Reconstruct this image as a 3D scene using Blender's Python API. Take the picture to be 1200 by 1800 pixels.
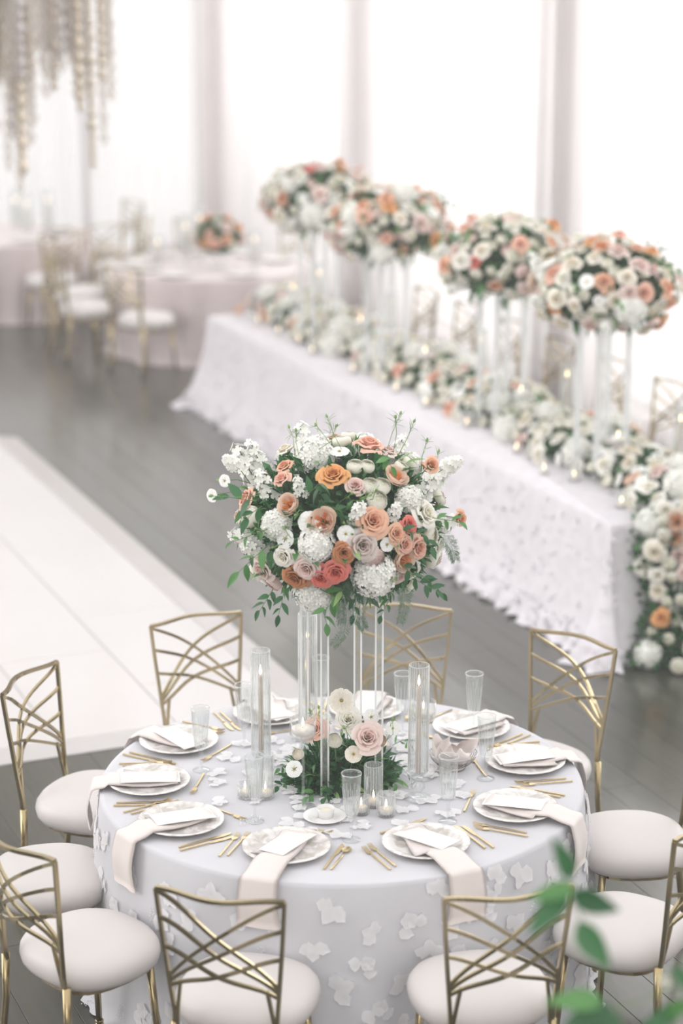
import bpy, math, random
from mathutils import Vector, Matrix
sin, cos, pi = math.sin, math.cos, math.pi
SC = bpy.context.scene
for o in list(bpy.data.objects): bpy.data.objects.remove(o)
COL = SC.collection

# ------------------------------------------------------------ camera, world, exposure
F = 3874.0; TH = math.atan(1090/3874.0); CAM = Vector((0.0, -7.80, 4.02))
cd = bpy.data.cameras.new('camera'); cam = bpy.data.objects.new('camera', cd); COL.objects.link(cam)
cam.location = CAM; cam.rotation_euler = (pi/2-TH, 0, 0)
cd.sensor_fit = 'VERTICAL'; cd.sensor_height = 36; cd.lens = 36*F/1800; cd.clip_end = 200
cd.dof.use_dof = True; cd.dof.focus_distance = 8.2; cd.dof.aperture_fstop = 1.15
SC.camera = cam
w = bpy.data.worlds.new('world'); SC.world = w; w.use_nodes = True
w.node_tree.nodes['Background'].inputs[0].default_value = (1.0, 0.985, 0.98, 1)
w.node_tree.nodes['Background'].inputs[1].default_value = 1.0
SC.view_settings.view_transform = 'Standard'; SC.view_settings.look = 'None'
SC.view_settings.exposure = 0.60; SC.view_settings.gamma = 1; SC.view_settings.use_curve_mapping = False
SC.cycles.max_bounces = 8; SC.cycles.diffuse_bounces = 3; SC.cycles.glossy_bounces = 3
SC.cycles.transmission_bounces = 4; SC.cycles.transparent_max_bounces = 24

# room axes: A runs along the head table, B towards the window wall
RA = math.radians(22.53)
AX = Vector((-sin(RA), cos(RA), 0)); BX = Vector((cos(RA), sin(RA), 0))
def AB(a, b, z=0.0): return AX*a + BX*b + Vector((0, 0, z))
ROOM = Matrix(((BX.x, AX.x, 0, 0), (BX.y, AX.y, 0, 0), (0, 0, 1, 0), (0, 0, 0, 1)))   # local x=b, y=a
def area(name, a, b, z, tgt, sx, sy, power, colr=(1, 1, 1)):
    l = bpy.data.lights.new(name, 'AREA'); l.shape = 'RECTANGLE'; l.size = sx; l.size_y = sy; l.energy = power; l.color = colr
    o = bpy.data.objects.new(name, l); COL.objects.link(o); o.location = AB(a, b, z)
    d = AB(*tgt) - o.location; o.rotation_euler = d.to_track_quat('-Z', 'Y').to_euler(); return o
area('daylight', 8.0, 8.5, 4.5, (5, 0, 0.5), 16, 6, 900, (1, 0.98, 0.96))
area('daylight_left', 8.0, -8.3, 2.9, (9, 3, 1.0), 15, 4.6, 650, (1, 0.985, 0.98))
area('fill_rear', -10.7, -1.5, 3.0, (3, 1.5, 1.0), 13, 3.6, 240, (1, 0.985, 0.97))  # added fill lamp behind the camera, no window stands there

def raydir(px, py):
    fw = Vector((0, cos(TH), -sin(TH))); up = Vector((0, sin(TH), cos(TH)))
    return fw*F + Vector((1, 0, 0))*(px-600) - up*(py-900)
def at_z(px, py, z):
    r = raydir(px, py); return CAM + r*((z-CAM.z)/r.z)
def at_y(px, py, y):
    r = raydir(px, py); return CAM + r*((y-CAM.y)/r.y)
def at_d(px, py, d): return CAM + raydir(px, py)*(d/F)
def px_of(P):
    v = P-CAM; fw = Vector((0, cos(TH), -sin(TH))); up = Vector((0, sin(TH), cos(TH))); d = v.dot(fw)
    return 600+F*v.x/d, 900-F*v.dot(up)/d, d

# ------------------------------------------------------------ materials
def sr(r, g, b):
    f = lambda c: (c/255/12.92) if c/255 <= .04045 else ((c/255+.055)/1.055)**2.4
    return (f(r), f(g), f(b))
def newmat(n):
    m = bpy.data.materials.new(n); m.use_nodes = True; t = m.node_tree; t.nodes.clear()
    out = t.nodes.new('ShaderNodeOutputMaterial'); return m, t, out
def N(t, k, **kw):
    n = t.nodes.new(k)
    for a, v in kw.items(): setattr(n, a, v)
    return n
def noisecol(t, c, var=.12, scale=12, vec=None, detail=3):
    tc = N(t, 'ShaderNodeTexCoord'); nz = N(t, 'ShaderNodeTexNoise'); nz.inputs['Scale'].default_value = scale; nz.inputs['Detail'].default_value = detail
    if vec:
        mp = N(t, 'ShaderNodeMapping'); mp.inputs['Scale'].default_value = vec
        t.links.new(tc.outputs['Object'], mp.inputs[0]); t.links.new(mp.outputs[0], nz.inputs['Vector'])
    else: t.links.new(tc.outputs['Object'], nz.inputs['Vector'])
    rp = N(t, 'ShaderNodeValToRGB'); e = rp.color_ramp.elements
    e[0].position = .3; e[1].position = .7
    e[0].color = (*[x*(1-var) for x in c], 1); e[1].color = (*[min(1, x*(1+var)) for x in c], 1)
    t.links.new(nz.outputs[0], rp.inputs[0]); return rp.outputs[0], nz
def pbr(n, c, rough=.5, metal=0, var=.06, scale=12, bump=0, bscale=60, vec=None, spec=.5, sheen=0, coat=0):
    m, t, out = newmat(n); p = N(t, 'ShaderNodeBsdfPrincipled'); t.links.new(p.outputs[0], out.inputs[0])
    co, nz = noisecol(t, c, var, scale, vec); t.links.new(co, p.inputs['Base Color'])
    p.inputs['Roughness'].default_value = rough; p.inputs['Metallic'].default_value = metal
    p.inputs['Specular IOR Level'].default_value = spec
    p.inputs['Sheen Weight'].default_value = sheen; p.inputs['Coat Weight'].default_value = coat
    if bump:
        n2 = N(t, 'ShaderNodeTexNoise'); n2.inputs['Scale'].default_value = bscale; n2.inputs['Detail'].default_value = 4
        tc = N(t, 'ShaderNodeTexCoord'); t.links.new(tc.outputs['Object'], n2.inputs['Vector'])
        b = N(t, 'ShaderNodeBump'); b.inputs['Strength'].default_value = bump; b.inputs['Distance'].default_value = .01
        t.links.new(n2.outputs[0], b.inputs['Height']); t.links.new(b.outputs[0], p.inputs['Normal'])
    return m
def petal_mat(n, inner, outer, trans=.18):
    m, t, out = newmat(n)
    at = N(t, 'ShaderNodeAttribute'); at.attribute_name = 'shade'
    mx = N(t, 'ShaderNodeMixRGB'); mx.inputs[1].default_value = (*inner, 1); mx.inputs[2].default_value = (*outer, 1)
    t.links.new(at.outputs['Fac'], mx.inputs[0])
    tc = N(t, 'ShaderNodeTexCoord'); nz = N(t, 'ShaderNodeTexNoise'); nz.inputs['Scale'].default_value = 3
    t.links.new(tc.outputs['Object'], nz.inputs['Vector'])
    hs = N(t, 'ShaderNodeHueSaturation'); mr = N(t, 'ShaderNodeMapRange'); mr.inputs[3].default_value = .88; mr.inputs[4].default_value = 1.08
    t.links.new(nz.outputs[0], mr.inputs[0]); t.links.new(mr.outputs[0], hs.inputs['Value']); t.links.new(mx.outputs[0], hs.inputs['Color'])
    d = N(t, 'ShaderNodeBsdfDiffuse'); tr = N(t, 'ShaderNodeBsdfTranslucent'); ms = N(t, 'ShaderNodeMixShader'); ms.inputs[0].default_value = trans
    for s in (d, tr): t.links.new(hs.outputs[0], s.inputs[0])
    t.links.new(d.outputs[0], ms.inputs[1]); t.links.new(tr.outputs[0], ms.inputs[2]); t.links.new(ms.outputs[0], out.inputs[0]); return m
def leaf_mat(n, c1, c2):
    m, t, out = newmat(n); oi = N(t, 'ShaderNodeObjectInfo'); mx = N(t, 'ShaderNodeMixRGB')
    mx.inputs[1].default_value = (*c1, 1); mx.inputs[2].default_value = (*c2, 1); t.links.new(oi.outputs['Random'], mx.inputs[0])
    p = N(t, 'ShaderNodeBsdfPrincipled'); t.links.new(mx.outputs[0], p.inputs['Base Color']); p.inputs['Roughness'].default_value = .42
    tr = N(t, 'ShaderNodeBsdfTranslucent'); t.links.new(mx.outputs[0], tr.inputs[0])
    ms = N(t, 'ShaderNodeMixShader'); ms.inputs[0].default_value = .25
    t.links.new(p.outputs[0], ms.inputs[1]); t.links.new(tr.outputs[0], ms.inputs[2]); t.links.new(ms.outputs[0], out.inputs[0]); return m
def glass_mat(n, body=.08, edge=1.0, tint=(.97, .98, .98), rough=.04):
    m, t, out = newmat(n)
    tp = N(t, 'ShaderNodeBsdfTransparent'); tp.inputs[0].default_value = (*tint, 1)
    gl = N(t, 'ShaderNodeBsdfGlossy'); gl.inputs['Roughness'].default_value = rough
    lw = N(t, 'ShaderNodeLayerWeight'); lw.inputs[0].default_value = .35
    pw = N(t, 'ShaderNodeMath', operation='POWER'); pw.inputs[1].default_value = 2.6; t.links.new(lw.outputs['Facing'], pw.inputs[0])
    ml = N(t, 'ShaderNodeMath', operation='MULTIPLY_ADD'); ml.inputs[1].default_value = .5*edge; ml.inputs[2].default_value = .08; t.links.new(pw.outputs[0], ml.inputs[0])
    cl = N(t, 'ShaderNodeClamp'); t.links.new(ml.outputs[0], cl.inputs[0])
    m1 = N(t, 'ShaderNodeMixShader'); t.links.new(cl.outputs[0], m1.inputs[0]); t.links.new(tp.outputs[0], m1.inputs[1]); t.links.new(gl.outputs[0], m1.inputs[2])
    tr = N(t, 'ShaderNodeBsdfTranslucent'); tr.inputs[0].default_value = (.95, .95, .95, 1)
    df = N(t, 'ShaderNodeBsdfDiffuse'); df.inputs[0].default_value = (.95, .95, .95, 1)
    m3 = N(t, 'ShaderNodeMixShader'); m3.inputs[0].default_value = .5; t.links.new(tr.outputs[0], m3.inputs[1]); t.links.new(df.outputs[0], m3.inputs[2])
    m2 = N(t, 'ShaderNodeMixShader'); m2.inputs[0].default_value = body; t.links.new(m1.outputs[0], m2.inputs[1]); t.links.new(m3.outputs[0], m2.inputs[2])
    t.links.new(m2.outputs[0], out.inputs[0]); return m
def cloth_mat(n, c, tp=0., tl=.3, var=.04, scale=30, bump=0):
    m, t, out = newmat(n); co, nz = noisecol(t, c, var, scale)
    d = N(t, 'ShaderNodeBsdfDiffuse'); tr = N(t, 'ShaderNodeBsdfTranslucent'); t.links.new(co, d.inputs[0]); t.links.new(co, tr.inputs[0])
    ms = N(t, 'ShaderNodeMixShader'); ms.inputs[0].default_value = tl; t.links.new(d.outputs[0], ms.inputs[1]); t.links.new(tr.outputs[0], ms.inputs[2])
    if bump:
        b = N(t, 'ShaderNodeBump'); b.inputs['Strength'].default_value = bump; b.inputs['Distance'].default_value = .004
        t.links.new(nz.outputs[0], b.inputs['Height']); t.links.new(b.outputs[0], d.inputs['Normal'])
    if tp:
        tpn = N(t, 'ShaderNodeBsdfTransparent'); m2 = N(t, 'ShaderNodeMixShader'); m2.inputs[0].default_value = tp
        t.links.new(ms.outputs[0], m2.inputs[1]); t.links.new(tpn.outputs[0], m2.inputs[2]); ms = m2
    t.links.new(ms.outputs[0], out.inputs[0]); return m
def emit_mat(n, c, s):
    m, t, out = newmat(n); e = N(t, 'ShaderNodeEmission'); e.inputs[0].default_value = (*c, 1); e.inputs[1].default_value = s
    t.links.new(e.outputs[0], out.inputs[0]); return m

M = {}
M['wood'] = None
def wood_mat():
    m, t, out = newmat('dark_stained_wood'); p = N(t, 'ShaderNodeBsdfPrincipled'); t.links.new(p.outputs[0], out.inputs[0])
    co, nz = noisecol(t, (.050, .051, .039), .22, 2.2, (14, 1.2, 1), 5)
    oi = N(t, 'ShaderNodeObjectInfo'); mr = N(t, 'ShaderNodeMapRange'); mr.inputs[3].default_value = .84; mr.inputs[4].default_value = 1.16
    t.links.new(oi.outputs['Random'], mr.inputs[0]); hs = N(t, 'ShaderNodeHueSaturation'); t.links.new(mr.outputs[0], hs.inputs['Value']); t.links.new(co, hs.inputs['Color'])
    t.links.new(hs.outputs[0], p.inputs['Base Color']); p.inputs['Roughness'].default_value = .30; p.inputs['Specular IOR Level'].default_value = .6; p.inputs['Coat Weight'].default_value = .45; p.inputs['Coat Roughness'].default_value = .12; p.inputs['Coat IOR'].default_value = 1.6
    return m
M['wood'] = wood_mat()
M['joint'] = pbr('dark_joint', (.06, .06, .05), .6)
M['dance'] = pbr('glossy_white_panel', (.62, .595, .59), .16, var=.015, scale=1.5, spec=.5)
M['ramp'] = pbr('white_ramp', (.50, .475, .47), .3, var=.02)
M['wall'] = pbr('painted_wall', (.86, .80, .79), .8, var=.03, scale=3)
M['taupe'] = pbr('taupe_wall', (.28, .25, .235), .8, var=.06, scale=3)
M['sheer'] = cloth_mat('sheer_curtain', (.90, .87, .87), tp=.38, tl=.5, var=.02, scale=2)
M['frame'] = pbr('window_frame_paint', (.55, .52, .52), .5)
M['pane'] = glass_mat('window_glass', 0, .3)
M['gold'] = pbr('champagne_gold_metal', (.43, .355, .215), .21, 1, var=.05, scale=8)
M['goldleg'] = pbr('gold_leg_metal', (.42, .335, .185), .24, 1, var=.05, scale=8)
M['cushion'] = pbr('white_stretch_vinyl', (.64, .605, .59), .5, var=.01, scale=4)
M['cut'] = pbr('brushed_gold', (.64, .51, .30), .28, 1, var=.06, scale=40)
M['cloth'] = cloth_mat('pale_blue_cloth', (.70, .695, .73), 0, .12, .03, 5)
M['applique'] = cloth_mat('white_applique', (.95, .94, .95), .04, .35, .03, 20)
M['bead'] = pbr('pearl_bead', (.85, .85, .88), .2)
M['headcloth'] = cloth_mat('lilac_white_cloth', (.83, .80, .835), 0, .12, .05, 14)
M['mauve'] = pbr('mauve_satin', (.56, .48, .475), .4, sheen=.4, var=.04)
M['napkin'] = pbr('blush_napkin', (.74, .665, .635), .6, sheen=.3, var=.02, scale=5)
M['card'] = pbr('menu_card', (.88, .86, .84), .6, var=.02, scale=30)
M['linen'] = pbr('white_table_linen', (.8, .79, .79), .7)
M['ceramic'] = pbr('white_ceramic', (.85, .84, .83), .2)
M['butter'] = pbr('butter', (.85, .80, .62), .4)
M['wax'] = pbr('candle_wax', (.88, .82, .76), .45)
M['taper'] = pbr('champagne_taper', (.62, .52, .43), .45)
M['wick'] = pbr('wick', (.03, .02, .02), .9)
M['flame'] = emit_mat('flame', (1, .72, .42), 5)
M['glass'] = glass_mat('clear_glass', .035, 1.1)
M['fluted'] = glass_mat('fluted_glass', .035, 1.25, rough=.02)
M['rib'] = glass_mat('painted_glass_glint', .38, 1)  # whiter body puts the highlights of ribs and rims into the colour
M['smoke'] = glass_mat('votive_glass', .05, 1.1, (.93, .94, .94))
M['acrylic'] = glass_mat('clear_acrylic', .06, .8, (.97, .98, .98))
M['acrylic_edge_glint'] = glass_mat('acrylic_edge_glint', .55, 1)
M['water'] = glass_mat('water', .02, .4, (.97, .98, .98), .01)
M['wire'] = pbr('silver_wire', (.5, .48, .46), .3, 1)
M['leafd'] = leaf_mat('dark_green_leaf', (.022, .10, .035), (.055, .19, .065))
M['leafm'] = leaf_mat('mid_green_leaf', (.06, .20, .05), (.13, .32, .10))
M['leafl'] = leaf_mat('light_green_leaf', (.20, .38, .12), (.34, .50, .20))
M['fern'] = leaf_mat('grey_green_fern', (.12, .22, .13), (.18, .30, .18))
M['stem'] = pbr('green_stem', (.12, .22, .06), .5)
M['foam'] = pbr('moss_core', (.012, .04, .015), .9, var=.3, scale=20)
M['centre'] = pbr('flower_centre', (.35, .28, .06), .7)
M['crystal'] = glass_mat('crystal', .18, .9, (.86, .83, .80), .1)
M['crystal_warm'] = pbr('champagne_crystal', (.62, .54, .44), .3, .5)
M['crystal_grey'] = pbr('smoky_crystal', (.52, .48, .48), .2, .4)
M['bulb'] = emit_mat('warm_bulb', (1, .72, .35), 2.2)
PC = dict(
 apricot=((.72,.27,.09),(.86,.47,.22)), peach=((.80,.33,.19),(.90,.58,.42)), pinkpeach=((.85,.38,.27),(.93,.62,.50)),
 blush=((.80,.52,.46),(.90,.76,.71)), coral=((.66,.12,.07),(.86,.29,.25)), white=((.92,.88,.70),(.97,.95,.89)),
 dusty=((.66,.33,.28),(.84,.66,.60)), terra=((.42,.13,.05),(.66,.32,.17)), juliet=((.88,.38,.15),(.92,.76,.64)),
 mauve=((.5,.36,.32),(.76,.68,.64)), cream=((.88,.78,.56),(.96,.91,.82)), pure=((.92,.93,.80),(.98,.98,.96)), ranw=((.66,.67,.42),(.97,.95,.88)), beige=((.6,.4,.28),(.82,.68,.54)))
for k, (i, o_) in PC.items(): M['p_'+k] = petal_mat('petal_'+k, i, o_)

# ------------------------------------------------------------ mesh builder
class MB:
    def __init__(s): s.v = []; s.f = []; s.m = []; s.a = []
    def add(s, vs, fs, mi=0, sh=None, mat=None):
        n = len(s.v)
        if mat is not None: vs = [mat @ Vector(v) for v in vs]
        s.v += [tuple(v) for v in vs]; s.a += (sh if sh is not None else [1.0]*len(vs))
        s.f += [tuple(i+n for i in f) for f in fs]; s.m += [mi]*len(fs); return s
    def box(s, x0, x1, y0, y1, z0, z1, mi=0, mat=None, bev=0):
        vs = [(x, y, z) for z in (z0, z1) for y in (y0, y1) for x in (x0, x1)]
        if bev:
            b = bev; vs = []; 
            for z, ins in ((z0, 0), (z1-b, 0), (z1, b)):
                vs += [(x0+ins, y0+ins, z), (x1-ins, y0+ins, z), (x1-ins, y1-ins, z), (x0+ins, y1-ins, z)]
            fs = [(3, 2, 1, 0), (8, 9, 10, 11)]
            for k in (0, 4):
                for i in range(4): j = (i+1) % 4; fs.append((k+i, k+j, k+j+4, k+i+4))
            return s.add(vs, fs, mi, None, mat)
        return s.add(vs, [(0, 2, 3, 1), (4, 5, 7, 6), (0, 1, 5, 4), (2, 6, 7, 3), (0, 4, 6, 2), (1, 3, 7, 5)], mi, None, mat)
    def lathe(s, prof, seg=24, flute=0, nfl=16, mi=0, mat=None, sq=None):
        vs = []; fs = []
        for r, z, *k in prof:
            fl = flute*(k[0] if k else 1)
            for i in range(seg):
                a = 2*pi*i/seg; rr = r*(1+fl*(abs(cos(nfl*a/2))-.5))
                if sq: rr *= (abs(cos(a))**sq+abs(sin(a))**sq)**(-1/sq)
                vs.append((rr*cos(a), rr*sin(a), z))
        for j in range(len(prof)-1):
            for i in range(seg):
                i2 = (i+1) % seg; fs.append((j*seg+i, j*seg+i2, (j+1)*seg+i2, (j+1)*seg+i))
        return s.add(vs, fs, mi, None, mat)
    def ribs(s, prof, n, wd, mi=1, off=.0006):
        for k in range(n):
            a = 2*pi*k/n; vs = []; fs = []
            for r, z in prof: vs += [((r+off)*cos(a-wd/r), (r+off)*sin(a-wd/r), z), ((r+off*2.5)*cos(a), (r+off*2.5)*sin(a), z), ((r+off)*cos(a+wd/r), (r+off)*sin(a+wd/r), z)]
            for j in range(len(prof)-1): fs += [(3*j, 3*j+1, 3*j+4, 3*j+3), (3*j+1, 3*j+2, 3*j+5, 3*j+4)]
            s.add(vs, fs, mi)
        return s
    def cap(s, r, z, seg=24, mi=0, up=True, mat=None):
        vs = [(r*cos(2*pi*i/seg), r*sin(2*pi*i/seg), z) for i in range(seg)]
        f = tuple(range(seg)); return s.add(vs, [f if up else f[::-1]], mi, None, mat)
    def bar(s, pts, w, h=None, seg=4, mi=0, cap=True, up=Vector((0, 1, 0)), ws=None):
        h = h or w; pts = [Vector(p) for p in pts]; vs = []; fs = []
        for i, p in enumerate(pts):
            d = (pts[min(i+1, len(pts)-1)]-pts[max(i-1, 0)]).normalized()
            u = up - d*up.dot(d)
            if u.length < 1e-3: u = Vector((1, 0, 0)) - d*d.x
            u.normalize(); r = d.cross(u); k = ws[i] if ws else 1
            for j in range(seg):
                a = 2*pi*(j+.5)/seg; q = (2**.5 if seg == 4 else 1)
                vs.append(p + r*(cos(a)*w/2*q*k) + u*(sin(a)*h/2*q*k))
        for i in range(len(pts)-1):
            for j in range(seg):
                j2 = (j+1) % seg; fs.append((i*seg+j, i*seg+j2, (i+1)*seg+j2, (i+1)*seg+j))
        if cap: fs += [tuple(range(seg))[::-1], tuple((len(pts)-1)*seg+j for j in range(seg))]
        return s.add(vs, fs, mi)
    def mesh(s, name, mats, smooth=True):
        me = bpy.data.meshes.new(name); me.from_pydata(s.v, [], s.f)
        for m in (mats if isinstance(mats, (list, tuple)) else [mats]): me.materials.append(m)
        if any(s.m): me.polygons.foreach_set('material_index', s.m)
        if smooth: me.polygons.foreach_set('use_smooth', [True]*len(me.polygons))
        at = me.attributes.new('shade', 'FLOAT', 'POINT'); at.data.foreach_set('value', s.a)
        me.update(); return me
def smooth_angle(me, ang=35):
    try: me.set_sharp_from_angle(angle=math.radians(ang))
    except Exception: pass
    return me
def ob(name, me, parent=None, mat=None, loc=None):
    o = bpy.data.objects.new(name, me); COL.objects.link(o)
    if parent: o.parent = parent
    if mat is not None: o.matrix_local = mat
    if loc is not None: o.location = loc
    return o
def tag(o, label=None, cat=None, group=None, kind=None):
    if label: o['label'] = label
    if cat: o['category'] = cat
    if group: o['group'] = group
    if kind: o['kind'] = kind
    return o
def thing(name, label, cat, loc=(0, 0, 0), rz=0, group=None):
    o = bpy.data.objects.new(name, None); COL.objects.link(o); o.empty_display_size = .05
    o.location = loc; o.rotation_euler = (0, 0, rz); return tag(o, label, cat, group)
def dup(root, loc, rz, label, group=None, sc=None):
    def cp(o, par):
        c = o.copy(); COL.objects.link(c)
        if par: c.parent = par
        for ch in KIDS.get(o.name, []): cp(ch, c)
        return c
    r = cp(root, None); r.location = loc; r.rotation_euler = (0, 0, rz)
    if sc: r.scale = sc
    r['label'] = label
    if group: r['group'] = group
    return r
KIDS = {}
def index_kids():
    KIDS.clear()
    for o in COL.objects:
        if o.parent: KIDS.setdefault(o.parent.name, []).append(o)
def frame_to(d, up=Vector((0, 0, 1)), roll=0.):
    """matrix whose +Z looks along d"""
    z = d.normalized(); x = up.cross(z)
    if x.length < 1e-3: x = Vector((1, 0, 0))
    x.normalize(); y = z.cross(x); m = Matrix((x, y, z)).transposed().to_4x4()
    return m @ Matrix.Rotation(roll, 4, 'Z')
def TRS(p, m, s): return Matrix.Translation(p) @ m @ Matrix.Diagonal((s, s, s, 1))

# ------------------------------------------------------------ setting: floor, walls, windows, curtains
WB = 5.5; WA = 16.6                          # window wall at b=5.5, end wall at a=16.6
def struct(name, mb, m, smooth=False):
    o = ob(name, mb.mesh(name, m, smooth), None, ROOM); o['kind'] = 'structure'; return o
floor = struct('floor', MB().box(-8.6, WB+.3, -11, WA+.3, -.06, -.012), M['joint'])
PW, PL = .19, 2.1
rng = random.Random(4); planks = []
row = 0; b = -7.9
while b < WB-.05:
    off = rng.uniform(0, PL); a = -10.5+off-PL
    while a < WA:
        a1 = min(a+PL, WA-.002); a0 = max(a, -10.5)
        if a1-a0 > .1: planks.append((a0, a1, b, min(b+PW, WB)))
        a += PL
    b += PW
def covered(p): return p[0] > 2.6 and p[1] < 9.0 and p[3] < .8
def key(p):
    P = AB((p[0]+p[1])/2, (p[2]+p[3])/2); x, y, d = px_of(P)
    vis = -120 < x < 1320 and 0 < y < 1990 and not covered(p) and not (p[0] > 3 and p[1] < 9 and p[2] > 2.8)
    return (0 if vis and d > 1 else 1, d)
planks.sort(key=key)
g = .002; pm = {}
rest = MB()
for i, (a0, a1, b0, b1) in enumerate(planks):
    if i < 290 and key((a0, a1, b0, b1))[0] == 0:
        L = round(a1-a0, 3); W = round(b1-b0, 3)
        if (L, W) not in pm: pm[(L, W)] = MB().box(g/2, W-g/2, g/2, L-g/2, -.014, 0, bev=.001).mesh('plank', M['wood'], False)
        ob('plank', pm[(L, W)], floor, loc=(b0, a0, 0))
    else: rest.box(b0+g/2, b1-g/2, a0+g/2, a1-g/2, -.014, 0)
o = ob('plank', rest.mesh('plank_field', M['wood'], False), floor); o['kind'] = 'stuff'

# window wall: piers between full-height windows
pier_a = [-7.9, -3.8, .3, 4.4, 8.4, 12.5, 16.6]
mb = MB()
for pa in pier_a: mb.box(WB, WB+.35, pa-.32, pa+.32, 0, 6.2)
mb.box(WB, WB+.35, -11, 17, 5.4, 6.2); mb.box(WB, WB+.35, -11, 17, 0, .12)
struct('wall_right', mb, M['wall'])
for i in range(len(pier_a)-1):
    a0, a1 = pier_a[i]+.32, pier_a[i+1]-.32; am = (a0+a1)/2
    o = ob('window_%d' % (i+1), MB().box(WB+.12, WB+.2, a0, a0+.06, .12, 5.4).box(WB+.12, WB+.2, a1-.06, a1, .12, 5.4).box(WB+.12, WB+.2, am-.04, am+.04, .12, 5.4).box(WB+.12, WB+.2, a0, a1, 5.3, 5.4).box(WB+.12, WB+.2, a0, a1, .12, .2).mesh('window', M['frame'], False), None, ROOM); o['kind'] = 'structure'
    ob('pane', MB().box(WB+.15, WB+.165, a0+.06, am-.04, .2, 5.3).mesh('pane', M['pane'], False), o)
    ob('pane', MB().box(WB+.15, WB+.165, am+.04, a1-.06, .2, 5.3).mesh('pane', M['pane'], False), o)
mb = MB()
bw = [-8.4, -4.6, -1.2, 2.2, 5.5]
for pb in bw: mb.box(pb-.28, pb+.28, WA, WA+.3, 0, 6.2)
mb.box(-8.6, WB, WA, WA+.3, 5.4, 6.2); mb.box(-8.6, WB, WA, WA+.3, 0, .12)
struct('wall_back', mb, M['wall'])
for i in range(len(bw)-1):
    b0, b1 = bw[i]+.28, bw[i+1]-.28; bm = (b0+b1)/2
    o = ob('window_%d' % (i+7), MB().box(b0, b0+.06, WA+.1, WA+.18, .12, 5.4).box(b1-.06, b1, WA+.1, WA+.18, .12, 5.4).box(bm-.04, bm+.04, WA+.1, WA+.18, .12, 5.4).mesh('window', M['frame'], False), None, ROOM); o['kind'] = 'structure'
    ob('pane', MB().box(b0+.06, b1-.06, WA+.13, WA+.145, .12, 5.4).mesh('pane', M['pane'], False), o)
struct('wall_left', MB().box(-8.9, -8.6, -11, 17, 0, 5.2), M['taupe'])
struct('wall_front', MB().box(-8.9, 6, -11.3, -11, 0, 5.2), M['taupe'])
def curtain(name, label, p0, p1, inward, seed, amp=.045):
    r = random.Random(seed); L = (p1-p0).length; d = (p1-p0).normalized(); n = int(L/.028); mb = MB(); vs = []
    fr = []; ph = 0
    for i in range(n+1):
        t = i/n*L; ph += .028*2*pi/(.15+.06*sin(t*2.1+seed)); fr.append(amp*(sin(ph)+.35*sin(ph*.37+1)+.2*sin(t*5+seed)))
    zs = [0.01, 1.2, 3, 5.6]
    for z in zs:
        for i in range(n+1):
            vs.append(p0 + d*(i/n*L) + inward*(fr[i]*(1.15-.1*z/3)) + Vector((0, 0, z)))
    fs = [(j*(n+1)+i, j*(n+1)+i+1, (j+1)*(n+1)+i+1, (j+1)*(n+1)+i) for j in range(len(zs)-1) for i in range(n)]
    mb.add(vs, fs); o = ob(name, mb.mesh(name, M['sheer'])); tag(o, label, 'curtain', None); return o
IN_B = -BX; IN_A = -AX
cl = {4: 'white sheer curtain panel at the right edge, behind the nearest tall flowers', 5: 'white sheer curtain panel between the two grey piers in the middle', 6: 'white sheer curtain panel beside the room corner, left of the tall flowers'}
for i in range(3, 6):
    a0, a1 = pier_a[i], pier_a[i+1]
    curtain('sheer_curtain', cl[i+1], AB(a0, WB-.16), AB(a1-.02, WB-.16), IN_B, i)
curtain('sheer_curtain', 'pale sheer curtain on the end wall beside the corner, behind the mauve table', AB(WA-.16, 2.2), AB(WA-.16, WB-.3), IN_A, 21)
curtain('sheer_curtain', 'pale sheer curtain on the end wall at far left, behind the crystal chandelier', AB(WA-.16, -1.2), AB(WA-.16, 2.18), IN_A, 22)

# ------------------------------------------------------------ dance floor
df = thing('dance_floor', 'glossy white panelled dance floor with sloped edge trim on dark wood floor', 'dance floor', AB(0, 0), RA)
DH = .026
pj = {}
def panel(b0, b1, a0, a1):
    k = (round(b1-b0, 3), round(a1-a0, 3))
    if k not in pj: pj[k] = MB().box(.0025, k[0]-.0025, .0025, k[1]-.0025, 0, DH, bev=.002).mesh('panel', M['dance'], False)
    ob('panel', pj[k], df, loc=(b0, a0, 0))
E0, E1, ER = 2.63, 8.88, .81
for c in range(9):
    b1 = ER-c*.61; b0 = b1-.61; s = 2.61 if c % 2 == 0 else 3.22
    js = [E0]+[x for x in [s+.61*0+1.22*k-.61*(0) for k in range(0, 7)] if E0+.05 < x < E1-.05]
    js = [E0]+[x for x in ([3.22+1.22*k for k in range(6)] if c % 2 == 0 else [2.61+1.22*k for k in range(7)]) if E0+.05 < x < E1-.05]+[E1]
    for q in range(len(js)-1): panel(b0, b1, js[q], js[q+1])
B0 = ER-9*.61
def ramp(pts):
    mb = MB(); v = [Vector((*p, DH)) for p in pts[:2]]+[Vector((*p, .004)) for p in pts[2:]]; lo = [Vector((q.x, q.y, 0)) for q in v]
    mb.add(v+lo, [(0, 1, 2, 3), (7, 6, 5, 4), (0, 3, 7, 4), (1, 5, 6, 2), (2, 6, 7, 3), (0, 4, 5, 1)])
    me = mb.mesh('edge_trim', M['ramp'], False); me.update(); ob('edge_trim', me, df)
a = E0
while a < E1-.01:
    a2 = min(a+1.22, E1); ramp([(ER, a+.002), (ER, a2-.002), (ER+.19, a2-.002), (ER+.19, a+.002)]); a = a2
bb = ER
while bb > B0+.01:
    b2 = max(bb-1.22, B0); ramp([(b2+.002, E0), (bb-.002, E0), (bb-.002, E0-.15), (b2+.002, E0-.15)]); ramp([(bb-.002, E1), (b2+.002, E1), (b2+.002, E1+.15), (bb-.002, E1+.15)]); bb = b2
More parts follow.
